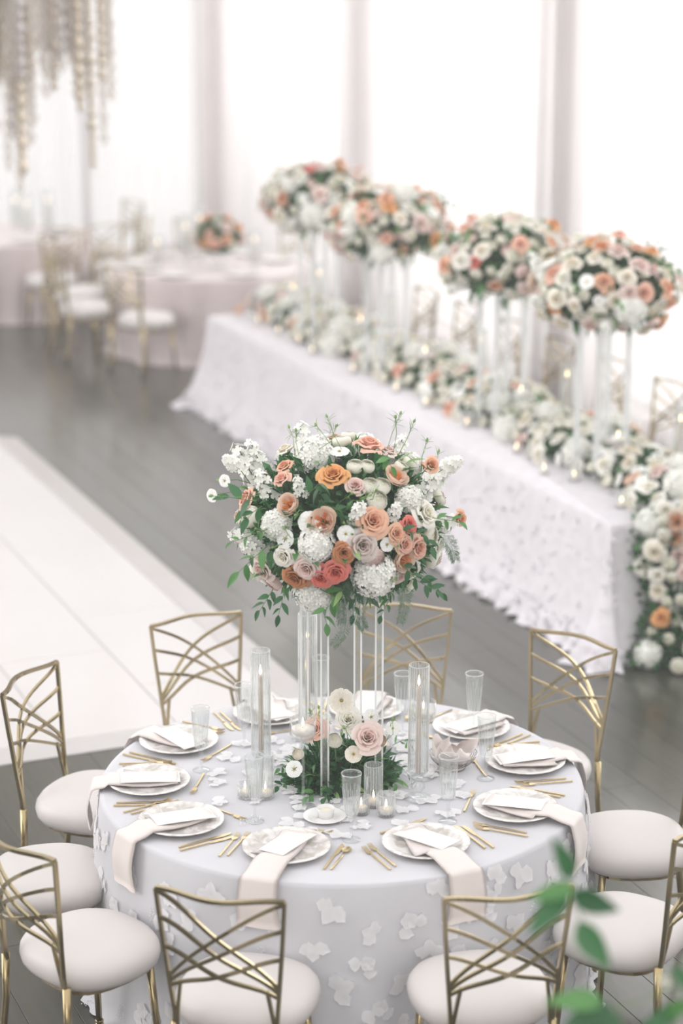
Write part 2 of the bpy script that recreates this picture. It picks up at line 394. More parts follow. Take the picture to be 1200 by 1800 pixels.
ramp([(ER, E0), (ER, E0), (ER+.19, E0), (ER, E0-.15)]); ramp([(ER, E1), (ER, E1), (ER, E1+.15), (ER+.19, E1)])

# ------------------------------------------------------------ chair
def chair_proto():
    t = thing('banquet_chair', '', 'chair')
    # cushion
    prof = [(.17, .404), (.19, .406), (.217, .416), (.233, .437), (.238, .462), (.234, .486), (.219, .507), (.188, .523), (.13, .534), (.07, .538), (.0005, .539)]
    mb = MB().lathe(prof, 40, sq=2.5); mb.v = [(x, y*.95+.008, z) for x, y, z in mb.v]
    ob('seat_cushion', mb.mesh('seat_cushion', M['cushion']), t)
    ring = [Vector((.172*cos(x)*(abs(cos(x))**3+abs(sin(x))**3)**(-1/3), .165*sin(x)*(abs(cos(x))**3+abs(sin(x))**3)**(-1/3), .400)) for x in [2*pi*i/28 for i in range(29)]]
    ob('seat_frame', MB().bar(ring, .018, .022, 4, up=Vector((0, 0, 1)), cap=False).mesh('seat_frame', M['goldleg'], False), t)
    # posts
    def xp(z): 
        for (z0, x0), (z1, x1) in zip(PP[:-1], PP[1:]):
            if z <= z1: return x0+(x1-x0)*(z-z0)/(z1-z0)
        return PP[-1][1]
    PP = [(.40, .178), (.50, .174), (.60, .184), (.80, .203), (.955, .215)]
    YP = [(.40, -.222), (.50, -.232), (.60, -.243), (.80, -.262), (.955, -.277)]
    def yp(z):
        for (z0, x0), (z1, x1) in zip(YP[:-1], YP[1:]):
            if z <= z1: return x0+(x1-x0)*(z-z0)/(z1-z0)
        return YP[-1][1]
    for s in (-1, 1):
        ob('back_post', MB().bar([(s*xp(z), yp(z), z) for z in (.39, .45, .5, .55, .6, .7, .8, .9, .955)], .0125, .015).mesh('back_post', M['gold'], False), t)
        ob('support_bar', MB().bar([(s*(xp(.44)-.006), yp(.44)+.002, .44), (s*.160, yp(.53)-.003, .53), (s*.146, yp(.6)-.007, .626)], .0115).mesh('support_bar', M['gold'], False), t)
        ob('leg', MB().bar([(s*.179, -.222, .46), (s*.182, -.226, .3), (s*.188, -.248, .12), (s*.192, -.275, 0)], .024, .03, 8, ws=[1.1, 1, .9, .8]).mesh('leg', M['goldleg']), t)
        l = ob('leg', MB().bar([(s*.160, .145, .41), (s*.172, .159, .2), (s*.183, .172, 0)], .026, .026, 12, ws=[1.1, 1, .85]).mesh('leg', M['goldleg']), t)
        fr = MB()
        for zz in (.05, .036, .008): fr.lathe([(.0122, zz-.006), (.0158, zz-.003), (.0158, zz+.003), (.0122, zz+.006)], 12, mat=Matrix.Translation((s*.1828, .1716, 0)))
        ob('foot_ring', fr.mesh('foot_ring', M['goldleg']), l)
    bow = lambda x, X: -.055*(.5+.5*cos(pi*x/X))
    rail = [(x*.215, -.277+bow(x*.215, .215), .957) for x in [-1+i/10 for i in range(21)]]
    ob('top_rail', MB().bar(rail, .017, .0125, up=Vector((0, 0, 1))).mesh('top_rail', M['gold'], False), t)
    for s in (-1, 1):
        for z0, z1, hh in ((.632, .948, .042), (.616, .85, .030), (.600, .745, .012)):
            pts = []
            for i in range(15):
                q = i/14; z = z0+(z1-z0)*q+hh*4*q*(1-q)*(1.15-.3*q); X = xp(z)
                x = s*(-xp(z0)*(1-q)+xp(z1)*q); z = min(z, .95)
                pts.append((x, yp(z)+bow(x, max(X, abs(x))), z))
            ob('lattice_bar', MB().bar(pts, .0125, .0095).mesh('lattice_bar', M['gold'], False), t)
    return t
chair = chair_proto(); index_kids()
def chair_at(p, face, label, group, first=False):
    rz = math.radians(face-90)
    if first: chair.location = p; chair.rotation_euler = (0, 0, rz); chair['label'] = label; chair['group'] = group; return chair
    return dup(chair, p, rz, label, group)
G1 = 'gold lattice-back chairs around the near round table'
CH = [(-.315, -1.13, 75, 'gold lattice-back chair with white seat nearest the camera, left of centre'),
 (.465, -1.11, 104, 'gold lattice-back chair with white seat nearest the camera, right of centre'),
 (-.51, 1.11, 297, 'pale gold lattice chair back standing before the white dance floor, behind the table'),
 (.235, 1.23, 262, 'pale gold lattice chair straight behind the clear flower stand'),
 (.81, .87, 231, 'pale gold lattice chair behind the table on the right, nearest the long head table'),
 (-1.005, .50, 337, 'gold lattice chair at the left edge whose full back overlaps the dance floor edge'),
 (-1.10, -.23, 12, 'gold chair at the far left edge showing only its white round seat'),
 (-.885, -.80, 43, 'gold chair at lower left with back cut by the picture edge and full white seat'),
 (1.00, -.66, 147, 'gold chair at lower right behind the blurred green leaves'),
 (1.13, .09, 184, 'gold chair at the right edge, behind the lower right chair')]
for i, (x, y, f, l) in enumerate(CH): chair_at((x, y, 0), f, l, G1, i == 0)

# ------------------------------------------------------------ round table and cloth
TR = .915
def round_table(loc, label, r=TR):
    t = thing('round_table', label, 'table', loc)
    ob('tabletop', MB().lathe([(.001, .72), (r-.03, .72), (r-.02, .735), (r-.03, .75), (.001, .75)], 48).mesh('tabletop', M['linen']), t)
    for k in range(4):
        a = pi/4+k*pi/2; ob('leg', MB().bar([(.35*cos(a), .35*sin(a), .72), (.45*cos(a), .45*sin(a), 0)], .03, .03, 8).mesh('leg', M['goldleg']), t)
    return t
class Cloth:
    def __init__(s, r=TR, n=(11, 17, 26), amp=.019, seed=0, flare=.055, puddle=.028):
        s.r = r; s.seed = seed; s.amp = amp; s.n = n; s.flare = flare; s.puddle = puddle
    def P(s, th, u, off=0.):
        """u<=0: on the top (radius r*(1+u)); 0..1 drop"""
        if u <= 0: return Vector((s.r*(1+u)*cos(th), s.r*(1+u)*sin(th), .762+off))
        k = min(1, u*6); rd = .012*sin(k*pi/2)
        z = .762-.012*(1-cos(k*pi/2)) - u*.752
        f = s.amp*(sin(s.n[0]*th+s.seed)+.7*sin(s.n[1]*th+2.1*s.seed+.6*u)+.4*sin(s.n[2]*th+1.3+s.seed))
        rr = s.r + rd + s.flare*u + f*min(1, u*1.6)
        if u > .94: rr += s.puddle*(u-.94)/.06*(1+.7*sin(31*th)+.5*sin(53*th+1)); z = max(z, .008+.012*(1+sin(41*th))*(1-u)/.06)
        return Vector(((rr+off)*cos(th), (rr+off)*sin(th), max(z, .008)))
    def N_(s, th, u):
        e = .01; a = s.P(th+e, u)-s.P(th-e, u); b = s.P(th, u+e)-s.P(th, u-e); n = b.cross(a)
        c = s.P(th, u); rad = Vector((c.x, c.y, .0))
        if u <= 0: return Vector((0, 0, 1))
        if n.dot(rad) < 0: n = -n
        return n.normalized()
    def build(s, name, m, label, cat, loc, seg=260):
        mb = MB(); us = [-.9999, -.5, -.02, 0, .02, .05, .09, .14, .2, .3, .4, .5, .6, .7, .8, .88, .94, .96, .98, 1.0]; vs = []
        for u in us:
            for i in range(seg): vs.append(s.P(2*pi*i/seg, u))
        fs = [(j*seg+i, (j+1)*seg+i, (j+1)*seg+(i+1) % seg, j*seg+(i+1) % seg) for j in range(len(us)-1) for i in range(seg)]
        mb.add(vs, fs); o = ob(name, mb.mesh(name, m), None, loc=loc); return tag(o, label, cat)
round_table((0, 0, 0), 'round dining table hidden under the pale blue applique cloth')
cl0 = Cloth(seed=.4)
tcl = cl0.build('tablecloth', M['cloth'], 'pale blue floor-length cloth with white petal appliques on the near round table', 'tablecloth', (0, 0, 0))
# appliques: petal and leaf sprays sewn on the cloth
def applique(mb, cl, th, u, kind, rot, sz, rg):
    c = cl.P(th, u, .002); n = cl.N_(th, u)
    if u > 0: tx = Vector((-sin(th), cos(th), 0)); ty = n.cross(tx).normalized()
    else: tx = Vector((1, 0, 0)); ty = Vector((0, 1, 0))
    def pt(x, y, h):
        if u > 0: q = cl.P(th+x/cl.r, max(.001, u-y/.752), .003+h) 
        else: q = c + tx*x + ty*y + Vector((0, 0, .002+h))
        return q
    def petal(ang, L, W, x0=0, y0=0, lobes=0):
        K = 6; vs = []; ph = rg.uniform(0, 6)
        for i in range(K+1):
            q = i/K; w_ = W*(sin(pi*q**(.75 if lobes else 1.15)*.97+.05)**.8)*(1+(.18*sin(i*2.6+ph) if lobes and 0 < i < K else 0))/1.0
            if i == K: w_ = 0 if lobes else W*.25
            for sx, hh in ((-1, .0045), (0, .0015), (1, .0055)):
                lx, ly = sx*w_*.62, L*q; vs.append(pt(x0+lx*cos(ang)-ly*sin(ang), y0+lx*sin(ang)+ly*cos(ang), hh*min(1, q*2)+.0008))
        mb.add(vs, [(3*i+k, 3*i+k+1, 3*i+k+4, 3*i+k+3) for i in range(K) for k in (0, 1)])
    if kind == 0:      # spray of three leaves
        for da in (-1.15, 0, 1.15): petal(rot+da+rg.uniform(-.2, .2), sz*.062, sz*.040, lobes=1)
    elif kind == 1:    # five-petalled blossom
        for k in range(5): petal(rot+k*2*pi/5, sz*.034, sz*.030)
    elif kind == 2:    # blossom with leaf and beads
        for k in range(5): petal(rot+k*2*pi/5, sz*.030, sz*.026)
        petal(rot+.5, sz*.055, sz*.034, sz*.05*cos(rot), sz*.05*sin(rot), 1); petal(rot+2.2, sz*.05, sz*.032, sz*.045*cos(rot+1.7), sz*.045*sin(rot+1.7), 1)
    elif kind == 3:    # beads
        for k in range(14):
            x = rg.uniform(-.02, .02)*sz; y = -k*.005*sz+rg.uniform(-.004, .004); c_ = pt(x, y, .003); r_ = .0032
            vs = [c_+Vector(d)*r_ for d in ((1, 0, 0), (-1, 0, 0), (0, 1, 0), (0, -1, 0), (0, 0, 1), (0, 0, -1))]
            mb.add(vs, [(0, 2, 4), (2, 1, 4), (1, 3, 4), (3, 0, 4), (2, 0, 5), (1, 2, 5), (3, 1, 5), (0, 3, 5)])
rg = random.Random(11); cnt = 0
tries = []
while cnt < 235:
    if cnt < 165: th = rg.uniform(0, 2*pi); u = rg.uniform(.06, .93)
    else: th = rg.uniform(0, 2*pi); u = -rg.uniform(.42, .8)
    P = cl0.P(th, u)
    if u > 0 and sin(th) > .45: continue
    if any((P-q).length < (.115 if u > 0 else .12) for q in tries): 
        if rg.random() < .985: continue
    tries.append(P); mb = MB(); k = rg.choice((0, 0, 1, 2, 2, 3)); applique(mb, cl0, th, u, k, rg.uniform(0, 6.28), rg.uniform(.85, 1.1), rg)
    ob('bead_spray' if k == 3 else 'applique', mb.mesh('applique', M['bead'] if k == 3 else M['applique'], True), tcl); cnt += 1

# ------------------------------------------------------------ place settings
TZ = .7635
def plate_mat():
    m, t, out = newmat('marbled_charger'); p = N(t, 'ShaderNodeBsdfPrincipled'); t.links.new(p.outputs[0], out.inputs[0])
    tc = N(t, 'ShaderNodeTexCoord'); nz = N(t, 'ShaderNodeTexNoise'); nz.inputs['Scale'].default_value = 16; nz.inputs['Detail'].default_value = 6; nz.inputs['Distortion'].default_value = 1.2
    t.links.new(tc.outputs['Object'], nz.inputs['Vector']); rp = N(t, 'ShaderNodeValToRGB'); e = rp.color_ramp.elements
    e[0].position = .40; e[0].color = (*sr(196, 190, 184), 1); e[1].position = .56; e[1].color = (*sr(232, 228, 226), 1)
    t.links.new(nz.outputs[0], rp.inputs[0]); t.links.new(rp.outputs[0], p.inputs['Base Color']); p.inputs['Roughness'].default_value = .22; return m
M['plate'] = plate_mat()
plate_me = MB().lathe([(.0005, .004), (.085, .004), (.09, 0.0), (.098, .001), (.12, .010), (.152, .019), (.1575, .0225), (.154, .0245), (.125, .016), (.102, .0085), (.0005, .0075)], 56, flute=.012, nfl=22).mesh('charger', M['plate'])
def fork_me():
    mb = MB(); L = .205
    mb.bar([(0, -L/2, .004), (0, L*.12, .004), (0, L*.2, .006)], .0078, .004, up=Vector((0, 0, 1)), ws=[1, .85, .6])
    mb.bar([(0, L*.19, .006), (0, L*.24, .005), (0, L*.33, .0035)], .020, .0022, up=Vector((0, 0, 1)), ws=[.3, .95, 1])
    for k in range(4): x = -.0078+k*.0052; mb.bar([(x, L*.33, .0035), (x, L*.42, .005), (x, L*.5, .0085)], .0027, .002, up=Vector((0, 0, 1)), ws=[1, 1, .6])
    return mb.mesh('fork', M['cut'], False)
def knife_me():
    mb = MB(); L = .22
    mb.bar([(0, -L/2, .004), (0, 0, .004), (0, .01, .004)], .0085, .0045, up=Vector((0, 0, 1)), ws=[1, .9, .8])
    mb.bar([(0, .008, .003), (.001, .03, .003), (.002, .07, .003), (0, .1, .003), (-.004, .112, .003)], .016, .0016, up=Vector((0, 0, 1)), ws=[.5, 1, 1.1, .8, .1])
    return mb.mesh('knife', M['cut'], False)
def spoon_me():
    mb = MB(); L = .19
    mb.bar([(0, -L/2, .004), (0, .02, .004), (0, .05, .006)], .0072, .004, up=Vector((0, 0, 1)), ws=[1, .8, .5])
    vs = []; fs = []; K = 14
    for j, (q, z) in enumerate(((1, .007), (.7, .0035), (.35, .002), (.02, .0018))):
        for i in range(K): a = 2*pi*i/K; vs.append((.0165*q*cos(a), .072+.026*q*sin(a), z))
    for j in range(3):
        for i in range(K): fs.append((j*K+i, j*K+(i+1) % K, (j+1)*K+(i+1) % K, (j+1)*K+i))
    mb.add(vs, fs); return mb.mesh('spoon', M['cut'])
FK, KN, SP = fork_me(), knife_me(), spoon_me()
def napkin_mesh(rp, hang, wid, seed):
    """local frame: origin at plate centre on the cloth, +Y outward to the table edge"""
    r = random.Random(seed); mb = MB(); E = TR-rp+.016
    def sheet(path, w0, w1, th, skew=0., x0=0.):
        n = len(path); K = 8; vs = []; fs = []
        for side in (0, 1):
            for i, (y, z, ny, nz) in enumerate(path):
                w = w0+(w1-w0)*i/(n-1)
                for k in range(K+1):
                    s_ = -1+2*k/K; o = th*(1-abs(s_)**6)*(1 if side else 0) + .0022*sin(s_*4+seed+i*.15)*(i/(n-1))
                    vs.append((x0+s_*w/2+skew*y, y+ny*o, z+nz*o))
        m = n*(K+1)
        for i in range(n-1):
            for k in range(K):
                q = i*(K+1)+k; fs.append((q, q+1, q+K+2, q+K+1)); fs.append((m+q, m+q+K+1, m+q+K+2, m+q+1))
        for i in range(n-1):
            for k in (0, K): q = i*(K+1)+k; fs.append((q, q+K+1, m+q+K+1, m+q) if k else (q, m+q, m+q+K+1, q+K+1))
        for i in (0, n-1):
            for k in range(K): q = i*(K+1)+k; fs.append((q, m+q, m+q+1, q+1) if i else (q, q+1, m+q+1, m+q))
        mb.add(vs, fs)
    path = []
    for y in (-.105, -.06, 0, .06, .105): path.append((y, .014+.010*(abs(y)/.105)**2, 0, 1))
    path.append((.15, .029, 0, 1))
    if E > .2: path.append((E-.035, .016, 0, 1))
    for k in range(6):
        a = k/5*pi/2; path.append((E-.012+.018*sin(a)+.006, .004+(.014)*cos(a)-.006, sin(a), cos(a)))
    for k in range(1, 6): path.append((E+.014+.012*k/5+.010*sin(k*.8), -.010-hang*k/5, 1, 0))
    sheet(path, .115, .155, .007, skew=r.uniform(-.05, .05))
    p2 = [(y, .016+.006*(abs(y)/.1)**2+.004, 0, 1) for y in (-.11, -.05, 0, .05, .10)]
    sheet([(y, z-.003, a, b) for y, z, a, b in p2], .10, .12, .004, skew=.22, x0=.018)
    return mb.mesh('napkin', M['napkin'])
def card_mat():
    m, t, out = newmat('printed_card'); p = N(t, 'ShaderNodeBsdfPrincipled'); t.links.new(p.outputs[0], out.inputs[0])
    p.inputs['Base Color'].default_value = (.80, .78, .76, 1); p.inputs['Roughness'].default_value = .6; return m
M['card'] = card_mat()
def card_mesh():
    mb = MB(); vs = []; K = 8
    for s_ in (0, 1):
        for i in range(K+1):
            y = -.112+.224*i/K; z = .0015*sin(i/K*pi)+.0016*s_
            vs += [(-.051, y, z), (.051, y, z)]
    m = 2*(K+1); fs = []
    for i in range(K): fs += [(2*i, 2*i+2, 2*i+3, 2*i+1), (m+2*i, m+2*i+1, m+2*i+3, m+2*i+2), (2*i, m+2*i, m+2*i+2, 2*i+2), (2*i+1, 2*i+3, m+2*i+3, m+2*i+1)]
    fs += [(0, 1, m+1, m), (2*K, m+2*K, m+2*K+1, 2*K+1)]
    mb.add(vs, fs); return mb.mesh('menu_card', M['card'], False)
CARD = card_mesh()
PLACES = [(-107, .665, 'at the front place left of centre'), (-63.5, .67, 'at the front place right of centre'), (-24, .70, 'at the right front place'), (13, .73, 'at the right middle place'),
 (45, .74, 'at the right back place'), (82, .74, 'at the back place behind the tall flowers'), (113, .74, 'at the back left place'), (150, .745, 'at the left back place'), (183, .73, 'at the left middle place'), (215, .71, 'at the left front place')]
HANG = [.155, .16, .17, .14, .07, .05, .05, .06, .14, .17]
CROT = [-14, 22, 6, 2, -10, -8, 14, -22, 4, -12]
SNM = ['front left-of-centre', 'front right-of-centre', 'right front', 'right middle', 'right back', 'far back', 'back left', 'left back', 'left middle', 'left front']
for i, (ang, r, nm) in enumerate(PLACES):
    th = math.radians(ang); er = Vector((cos(th), sin(th), 0)); et = Vector((-sin(th), cos(th), 0)); c = er*r + Vector((0, 0, TZ)); rz = th-pi/2
    R = Matrix.Rotation(rz, 4, 'Z')
    tag(ob('charger_plate', plate_me, None, loc=c), 'white charger plate with grey marbling ' + nm, 'plate', 'marbled charger plates').rotation_euler = (0, 0, rg.uniform(0, 6))
    o = tag(ob('napkin', napkin_mesh(r, HANG[i], .14, i), None, loc=c+Vector((0, 0, .001))), 'blush folded napkin hanging over the table edge ' + nm, 'napkin', 'blush napkins'); o.rotation_euler = (0, 0, rz)
    o = tag(ob('menu_card', CARD, None), 'white menu card on the napkin ' + nm, 'card', 'menu cards')
    o.matrix_local = Matrix.Translation(c+Vector((0, 0, .0305))+et*.004-er*.005) @ R @ Matrix.Rotation(math.radians(CROT[i]), 4, 'Z') @ Matrix.Rotation(.03, 4, 'X')
    def lay(me, t, q, turn, name, lab, z=0):
        p = c+et*t+er*q; o = tag(ob(name, me, None), lab, name.split('_')[-1], 'gold cutlery'); p.z = TZ+z
        o.matrix_local = Matrix.Translation(p) @ R @ Matrix.Rotation(math.radians(turn), 4, 'Z'); return o
    # local +Y is outward, so handles (at -Y of the mesh) are turned to face the edge
    lay(FK, -.178, .005, 180+rg.uniform(-2, 2), 'fork', 'inner gold fork beside the plate '+nm)
    lay(FK, -.207, .02, 180+rg.uniform(-2, 2), 'fork', 'outer gold fork beside the plate '+nm)
    lay(KN, .176, .005, 180+rg.uniform(-2, 2), 'knife', 'gold knife nearest the plate '+nm)
    lay(KN if i not in (0, 4) else SP, .203, .015, 180+rg.uniform(-2, 2), 'knife' if i not in (0, 4) else 'spoon', ('outer gold knife ' if i not in (0, 4) else 'gold spoon beside the knife ')+nm)
    lay(KN if i in (1,) else FK, .01, -.185, 90+rg.uniform(-14, 14), 'knife' if i == 1 else 'fork', 'gold dessert %s laid above the plate ' % ('knife' if i == 1 else 'fork')+nm)

# ------------------------------------------------------------ glass
def flute_me():
    mb = MB()
    mb.lathe([(.0005, .003), (.012, .004), (.030, .0015), (.034, .001), (.034, .0025), (.014, .006), (.006, .012), (.0045, .03), (.0065, .055), (.0085, .075), (.012, .085)], 28, 0)
    mb.lathe([(.002, .083), (.014, .086), (.0215, .096), (.0235, .104), (.0275, .15, .8), (.0325, .205, .5), (.0355, .245, 0), (.0365, .255, 0), (.0353, .255, 0), (.034, .245, 0), (.0305, .205, .0), (.0225, .11, 0), (.0195, .099), (.002, .093)], 56, .13, 14)
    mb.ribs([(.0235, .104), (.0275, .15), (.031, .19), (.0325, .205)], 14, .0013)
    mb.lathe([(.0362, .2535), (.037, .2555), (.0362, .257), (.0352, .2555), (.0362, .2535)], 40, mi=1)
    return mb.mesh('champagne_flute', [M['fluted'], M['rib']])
FL = flute_me()
for (x, y, lab) in [(.035, -.545, 'in front of the small butter dish'), (.387, -.385, 'in front of the pedestal candle on the right'), (.55, .02, 'beside the right middle place, overlapping the wire bowl'),
  (.53, .49, 'at the right back, rim against the dark floor'), (.245, .49, 'just left of the right tall candle, at the back'), (-.085, .68, 'behind the clear flower stand'),
  (-.385, .36, 'at the back left, left of the left tall candle'), (-.54, .105, 'at the left, beside the left back plate'), (-.315, -.38, 'at the left front, before the small votives')]:
    tag(ob('champagne_flute', FL, None, loc=(x, y, TZ)), 'clear ribbed champagne flute '+lab, 'glass', 'ribbed champagne flutes').rotation_euler = (0, 0, x*9)
def flame_part(par, z, s=1.):
    ob('wick', MB().bar([(0, 0, z-.006), (0, 0, z+.004)], .0016, seg=5).mesh('wick', M['wick']), par)
    ob('flame', MB().lathe([(.0003, z), (.0035*s, z+.006*s), (.0042*s, z+.011*s), (.003*s, z+.02*s), (.0004, z+.033*s)], 10).mesh('flame', M['flame']), par)
def hurricane(x, y, zb, ht, r, lab, candle_lab, ch, foot):
    t = thing('hurricane_glass', lab, 'candle holder', (x, y, TZ), 0, 'ribbed tall hurricane glasses')
    if foot:
        ob('pedestal', MB().lathe([(.0005, .004), (.03, .005), (.052, .0015), (.055, .003), (.05, .006), (.02, .012), (.01, .02), (.012, .028), (.026, .045), (.026, .055), (.011, .066), (.014, .074), (.022, .082), (.022, .088), (.012, .094), (.03, .098), (.058, .1), (.062, .108), (.058, .112), (.0005, .106)][:], 32).mesh('pedestal', M['glass']), t)
        z0 = .107
    else:
        ob('foot', MB().lathe([(.0005, .003), (.028, .003), (.032, .006), (.022, .012), (.03, .03), (.036, .036), (.0005, .03)], 28).mesh('foot', M['glass']), t); z0 = .034
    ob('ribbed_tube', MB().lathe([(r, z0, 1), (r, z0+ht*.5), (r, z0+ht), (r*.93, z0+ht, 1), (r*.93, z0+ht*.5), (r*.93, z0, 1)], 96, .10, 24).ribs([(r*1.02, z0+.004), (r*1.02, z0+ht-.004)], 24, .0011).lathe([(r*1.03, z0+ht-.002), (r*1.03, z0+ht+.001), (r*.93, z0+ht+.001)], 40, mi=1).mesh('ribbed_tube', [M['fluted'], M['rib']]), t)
    c = thing('taper_candle', candle_lab, 'candle', (x, y, TZ+z0), 0, 'champagne taper candles')
    ob('wax', MB().lathe([(.0005, .0005), (.0105, .0005), (.0095, ch*.5), (.008, ch-.004), (.006, ch), (.0005, ch-.002)], 14).mesh('wax', M['taper']), c); flame_part(c, ch+.004, 1.3)
hurricane(-.311, .175, 0, .43, .0365, 'tall ribbed glass tube around a lit taper, left of the flowers', 'lit champagne taper inside the left tall ribbed glass', .325, False)
hurricane(-.135, .50, 0, .47, .0365, 'tallest ribbed glass tube, just behind the left stand legs', 'lit taper inside the tallest ribbed glass behind the stand', .36, False)
hurricane(.285, -.17, 0, .42, .0365, 'tall ribbed glass tube on a glass pedestal, right of the flowers', 'lit champagne taper inside the ribbed glass on a pedestal', .335, True)
def floater(x, y, h, lab, r=.0485):
    t = thing('stemmed_candle_glass', lab, 'candle holder', (x, y, TZ), 0, 'stemmed glasses with floating candles')
    b = h-.088
    ob('stem', MB().lathe([(.0005, .003), (.03, .003), (.046, .001), (.046, .0025), (.02, .007), (.008, .014), (.0055, .04), (.0055, b-.03), (.008, b-.01), (.014, b)], 24).mesh('stem', M['glass']), t)
    ob('bowl', MB().lathe([(.0005, b), (.02, b+.002), (.04, b+.010), (r, b+.026), (r, h), (r-.003, h), (r-.003, b+.028), (.037, b+.013), (.0005, b+.006)], 36).mesh('bowl', M['glass']), t)
    ob('water', MB().lathe([(.0005, b+.007), (.036, b+.014), (r-.0035, b+.029), (r-.0035, b+.036), (.0005, b+.036)], 28).mesh('water', M['water']), t)
    c = thing('floating_candle', 'floating candle in the '+lab, 'candle', (x, y, TZ+b+.026), 0, 'floating candles')
    ob('wax', MB().lathe([(.0005, .001), (.034, .001), (.042, .016), (.042, .024), (.038, .027), (.0005, .024)], 28).mesh('wax', M['wax']), c); flame_part(c, .030, 1.1)
floater(-.141, -.252, .35, 'tall stemmed glass in front of the flowers')
floater(.31, .03, .31, 'stemmed glass partly behind the pedestal candle')
def votive(x, y, r, h, lab, z=TZ, m='smoke', grp='small votive candles'):
    t = thing('votive_glass', lab, 'candle holder', (x, y, z), 0, grp)
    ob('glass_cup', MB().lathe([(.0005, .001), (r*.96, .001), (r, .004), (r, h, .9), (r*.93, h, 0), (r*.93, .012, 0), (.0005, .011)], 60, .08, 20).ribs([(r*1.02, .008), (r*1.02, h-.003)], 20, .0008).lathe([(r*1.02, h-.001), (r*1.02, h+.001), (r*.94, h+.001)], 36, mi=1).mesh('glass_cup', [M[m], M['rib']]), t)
    c = thing('votive_candle', 'candle in the '+lab, 'candle', (x, y, z+.012), 0, grp+' wax')
    ob('wax', MB().lathe([(.0005, 0.0005), (r*.82, .0005), (r*.82, .016), (r*.7, .019), (.0005, .017)], 20).mesh('wax', M['wax']), c); flame_part(c, .021, 1.0)
votive(-.36, -.165, .028, .058, 'low glass votive left of the tall ribbed votive at left')
votive(-.284, -.165, .032, .175, 'tall ribbed votive left of the greenery', m='fluted')
votive(.072, -.315, .029, .068, 'low glass votive behind the front flute', )
votive(.118, -.245, .033, .165, 'tall ribbed votive in front of the greenery', m='fluted')
votive(.163, -.33, .033, .085, 'ribbed votive front right of the tall ribbed votive', m='fluted')
votive(.17, .30, .029, .075, 'low votive behind the right stand leg')
t = thing('saucer', 'small white saucer at the front centre of the table', 'saucer', (-.062, -.355, TZ))
ob('dish', MB().lathe([(.0005, .003), (.04, .001), (.05, .002), (.078, .011), (.080, .013), (.076, .0135), (.05, .006), (.0005, .005)], 40).mesh('dish', M['ceramic']), t)
t = thing('butter_bowl', 'little white butter bowl on the small saucer', 'bowl', (-.058, -.352, TZ+.0055))
ob('cup', MB().lathe([(.0005, .0005), (.028, .0005), (.032, .03), (.034, .036), (.031, .036), (.028, .022), (.0005, .020)], 32).mesh('cup', M['ceramic']), t)
ob('butter', MB().lathe([(.0275, .021), (.02, .027), (.012, .029), (.0005, .030)], 20, .15, 5).mesh('butter', M['butter']), t)
# wire bowl with napkin
t = thing('wire_bread_bowl', 'silver wire bowl holding a blush napkin on the right of the table', 'bowl', (.43, .13, TZ))
ob('foot_ring', MB().lathe([(.042, 0.0), (.05, .0), (.05, .012), (.042, .012), (.042, 0)], 28).mesh('foot_ring', M['wire']), t)
ob('rim', MB().bar([(.094*cos(2*pi*i/32), .094*sin(2*pi*i/32), .062) for i in range(33)], .0035, seg=6, cap=False, up=Vector((0, 0, 1))).mesh('rim', M['wire']), t)
for k in range(36):
    a = 2*pi*k/36; ob('wire_rib', MB().bar([(q*cos(a+tw), q*sin(a+tw), z) for q, z, tw in ((.046, .012, 0), (.066, .022, .06), (.083, .040, .14), (.094, .062, .22))], .0018, seg=4).mesh('wire_rib', M['wire']), t)
def bowl_napkin():
    mb = MB(); n = 36; K = 14; vs = []; fs = []
    for j in range(K+1):
        q = j/K
        for i in range(n):
            a = 2*pi*i/n; pk = 1+.35*sin(3*a+.4)+.25*sin(5*a+1)+.12*sin(9*a)
            r = .078*sin(q*pi*.62)*(1+.12*sin(5*a)*q); z = .020+.05*(1-cos(q*pi*.5)) + .045*pk*q**2 - (.03*q**6) + .012*sin(4*a+q*5)*q
            if q > .75: r += (q-.75)*.09*sin(3*a+1)
            vs.append((r*cos(a), r*sin(a), z))
    for j in range(K):
        for i in range(n): fs.append((j*n+i, j*n+(i+1) % n, (j+1)*n+(i+1) % n, (j+1)*n+i))
    mb.add(vs, fs)
    # folded peaks
    for (x, y, h, w_, a) in ((-.01, -.035, .075, .04, .3), (-.01, .035, .085, .075, .9)):
        vs = []; fs = []
        for j in range(7):
            q = j/6
            for i in range(9):
                s_ = -1+i/4; X = s_*w_*(1-.75*q); Y = .02*s_*s_+.012*sin(q*3); Z = .035+h*q-.02*abs(s_)*q
                vs.append((x+X*cos(a)-Y*sin(a), y+X*sin(a)+Y*cos(a), Z))
        for j in range(6):
            for i in range(8): fs.append((j*9+i, j*9+i+1, (j+1)*9+i+1, (j+1)*9+i))
        mb.add(vs, fs)
    return mb.mesh('bowl_napkin', M['napkin'])
tag(ob('bowl_napkin', bowl_napkin(), None, loc=(.43, .13, TZ)), 'blush satin napkin crumpled inside the wire bowl', 'napkin')

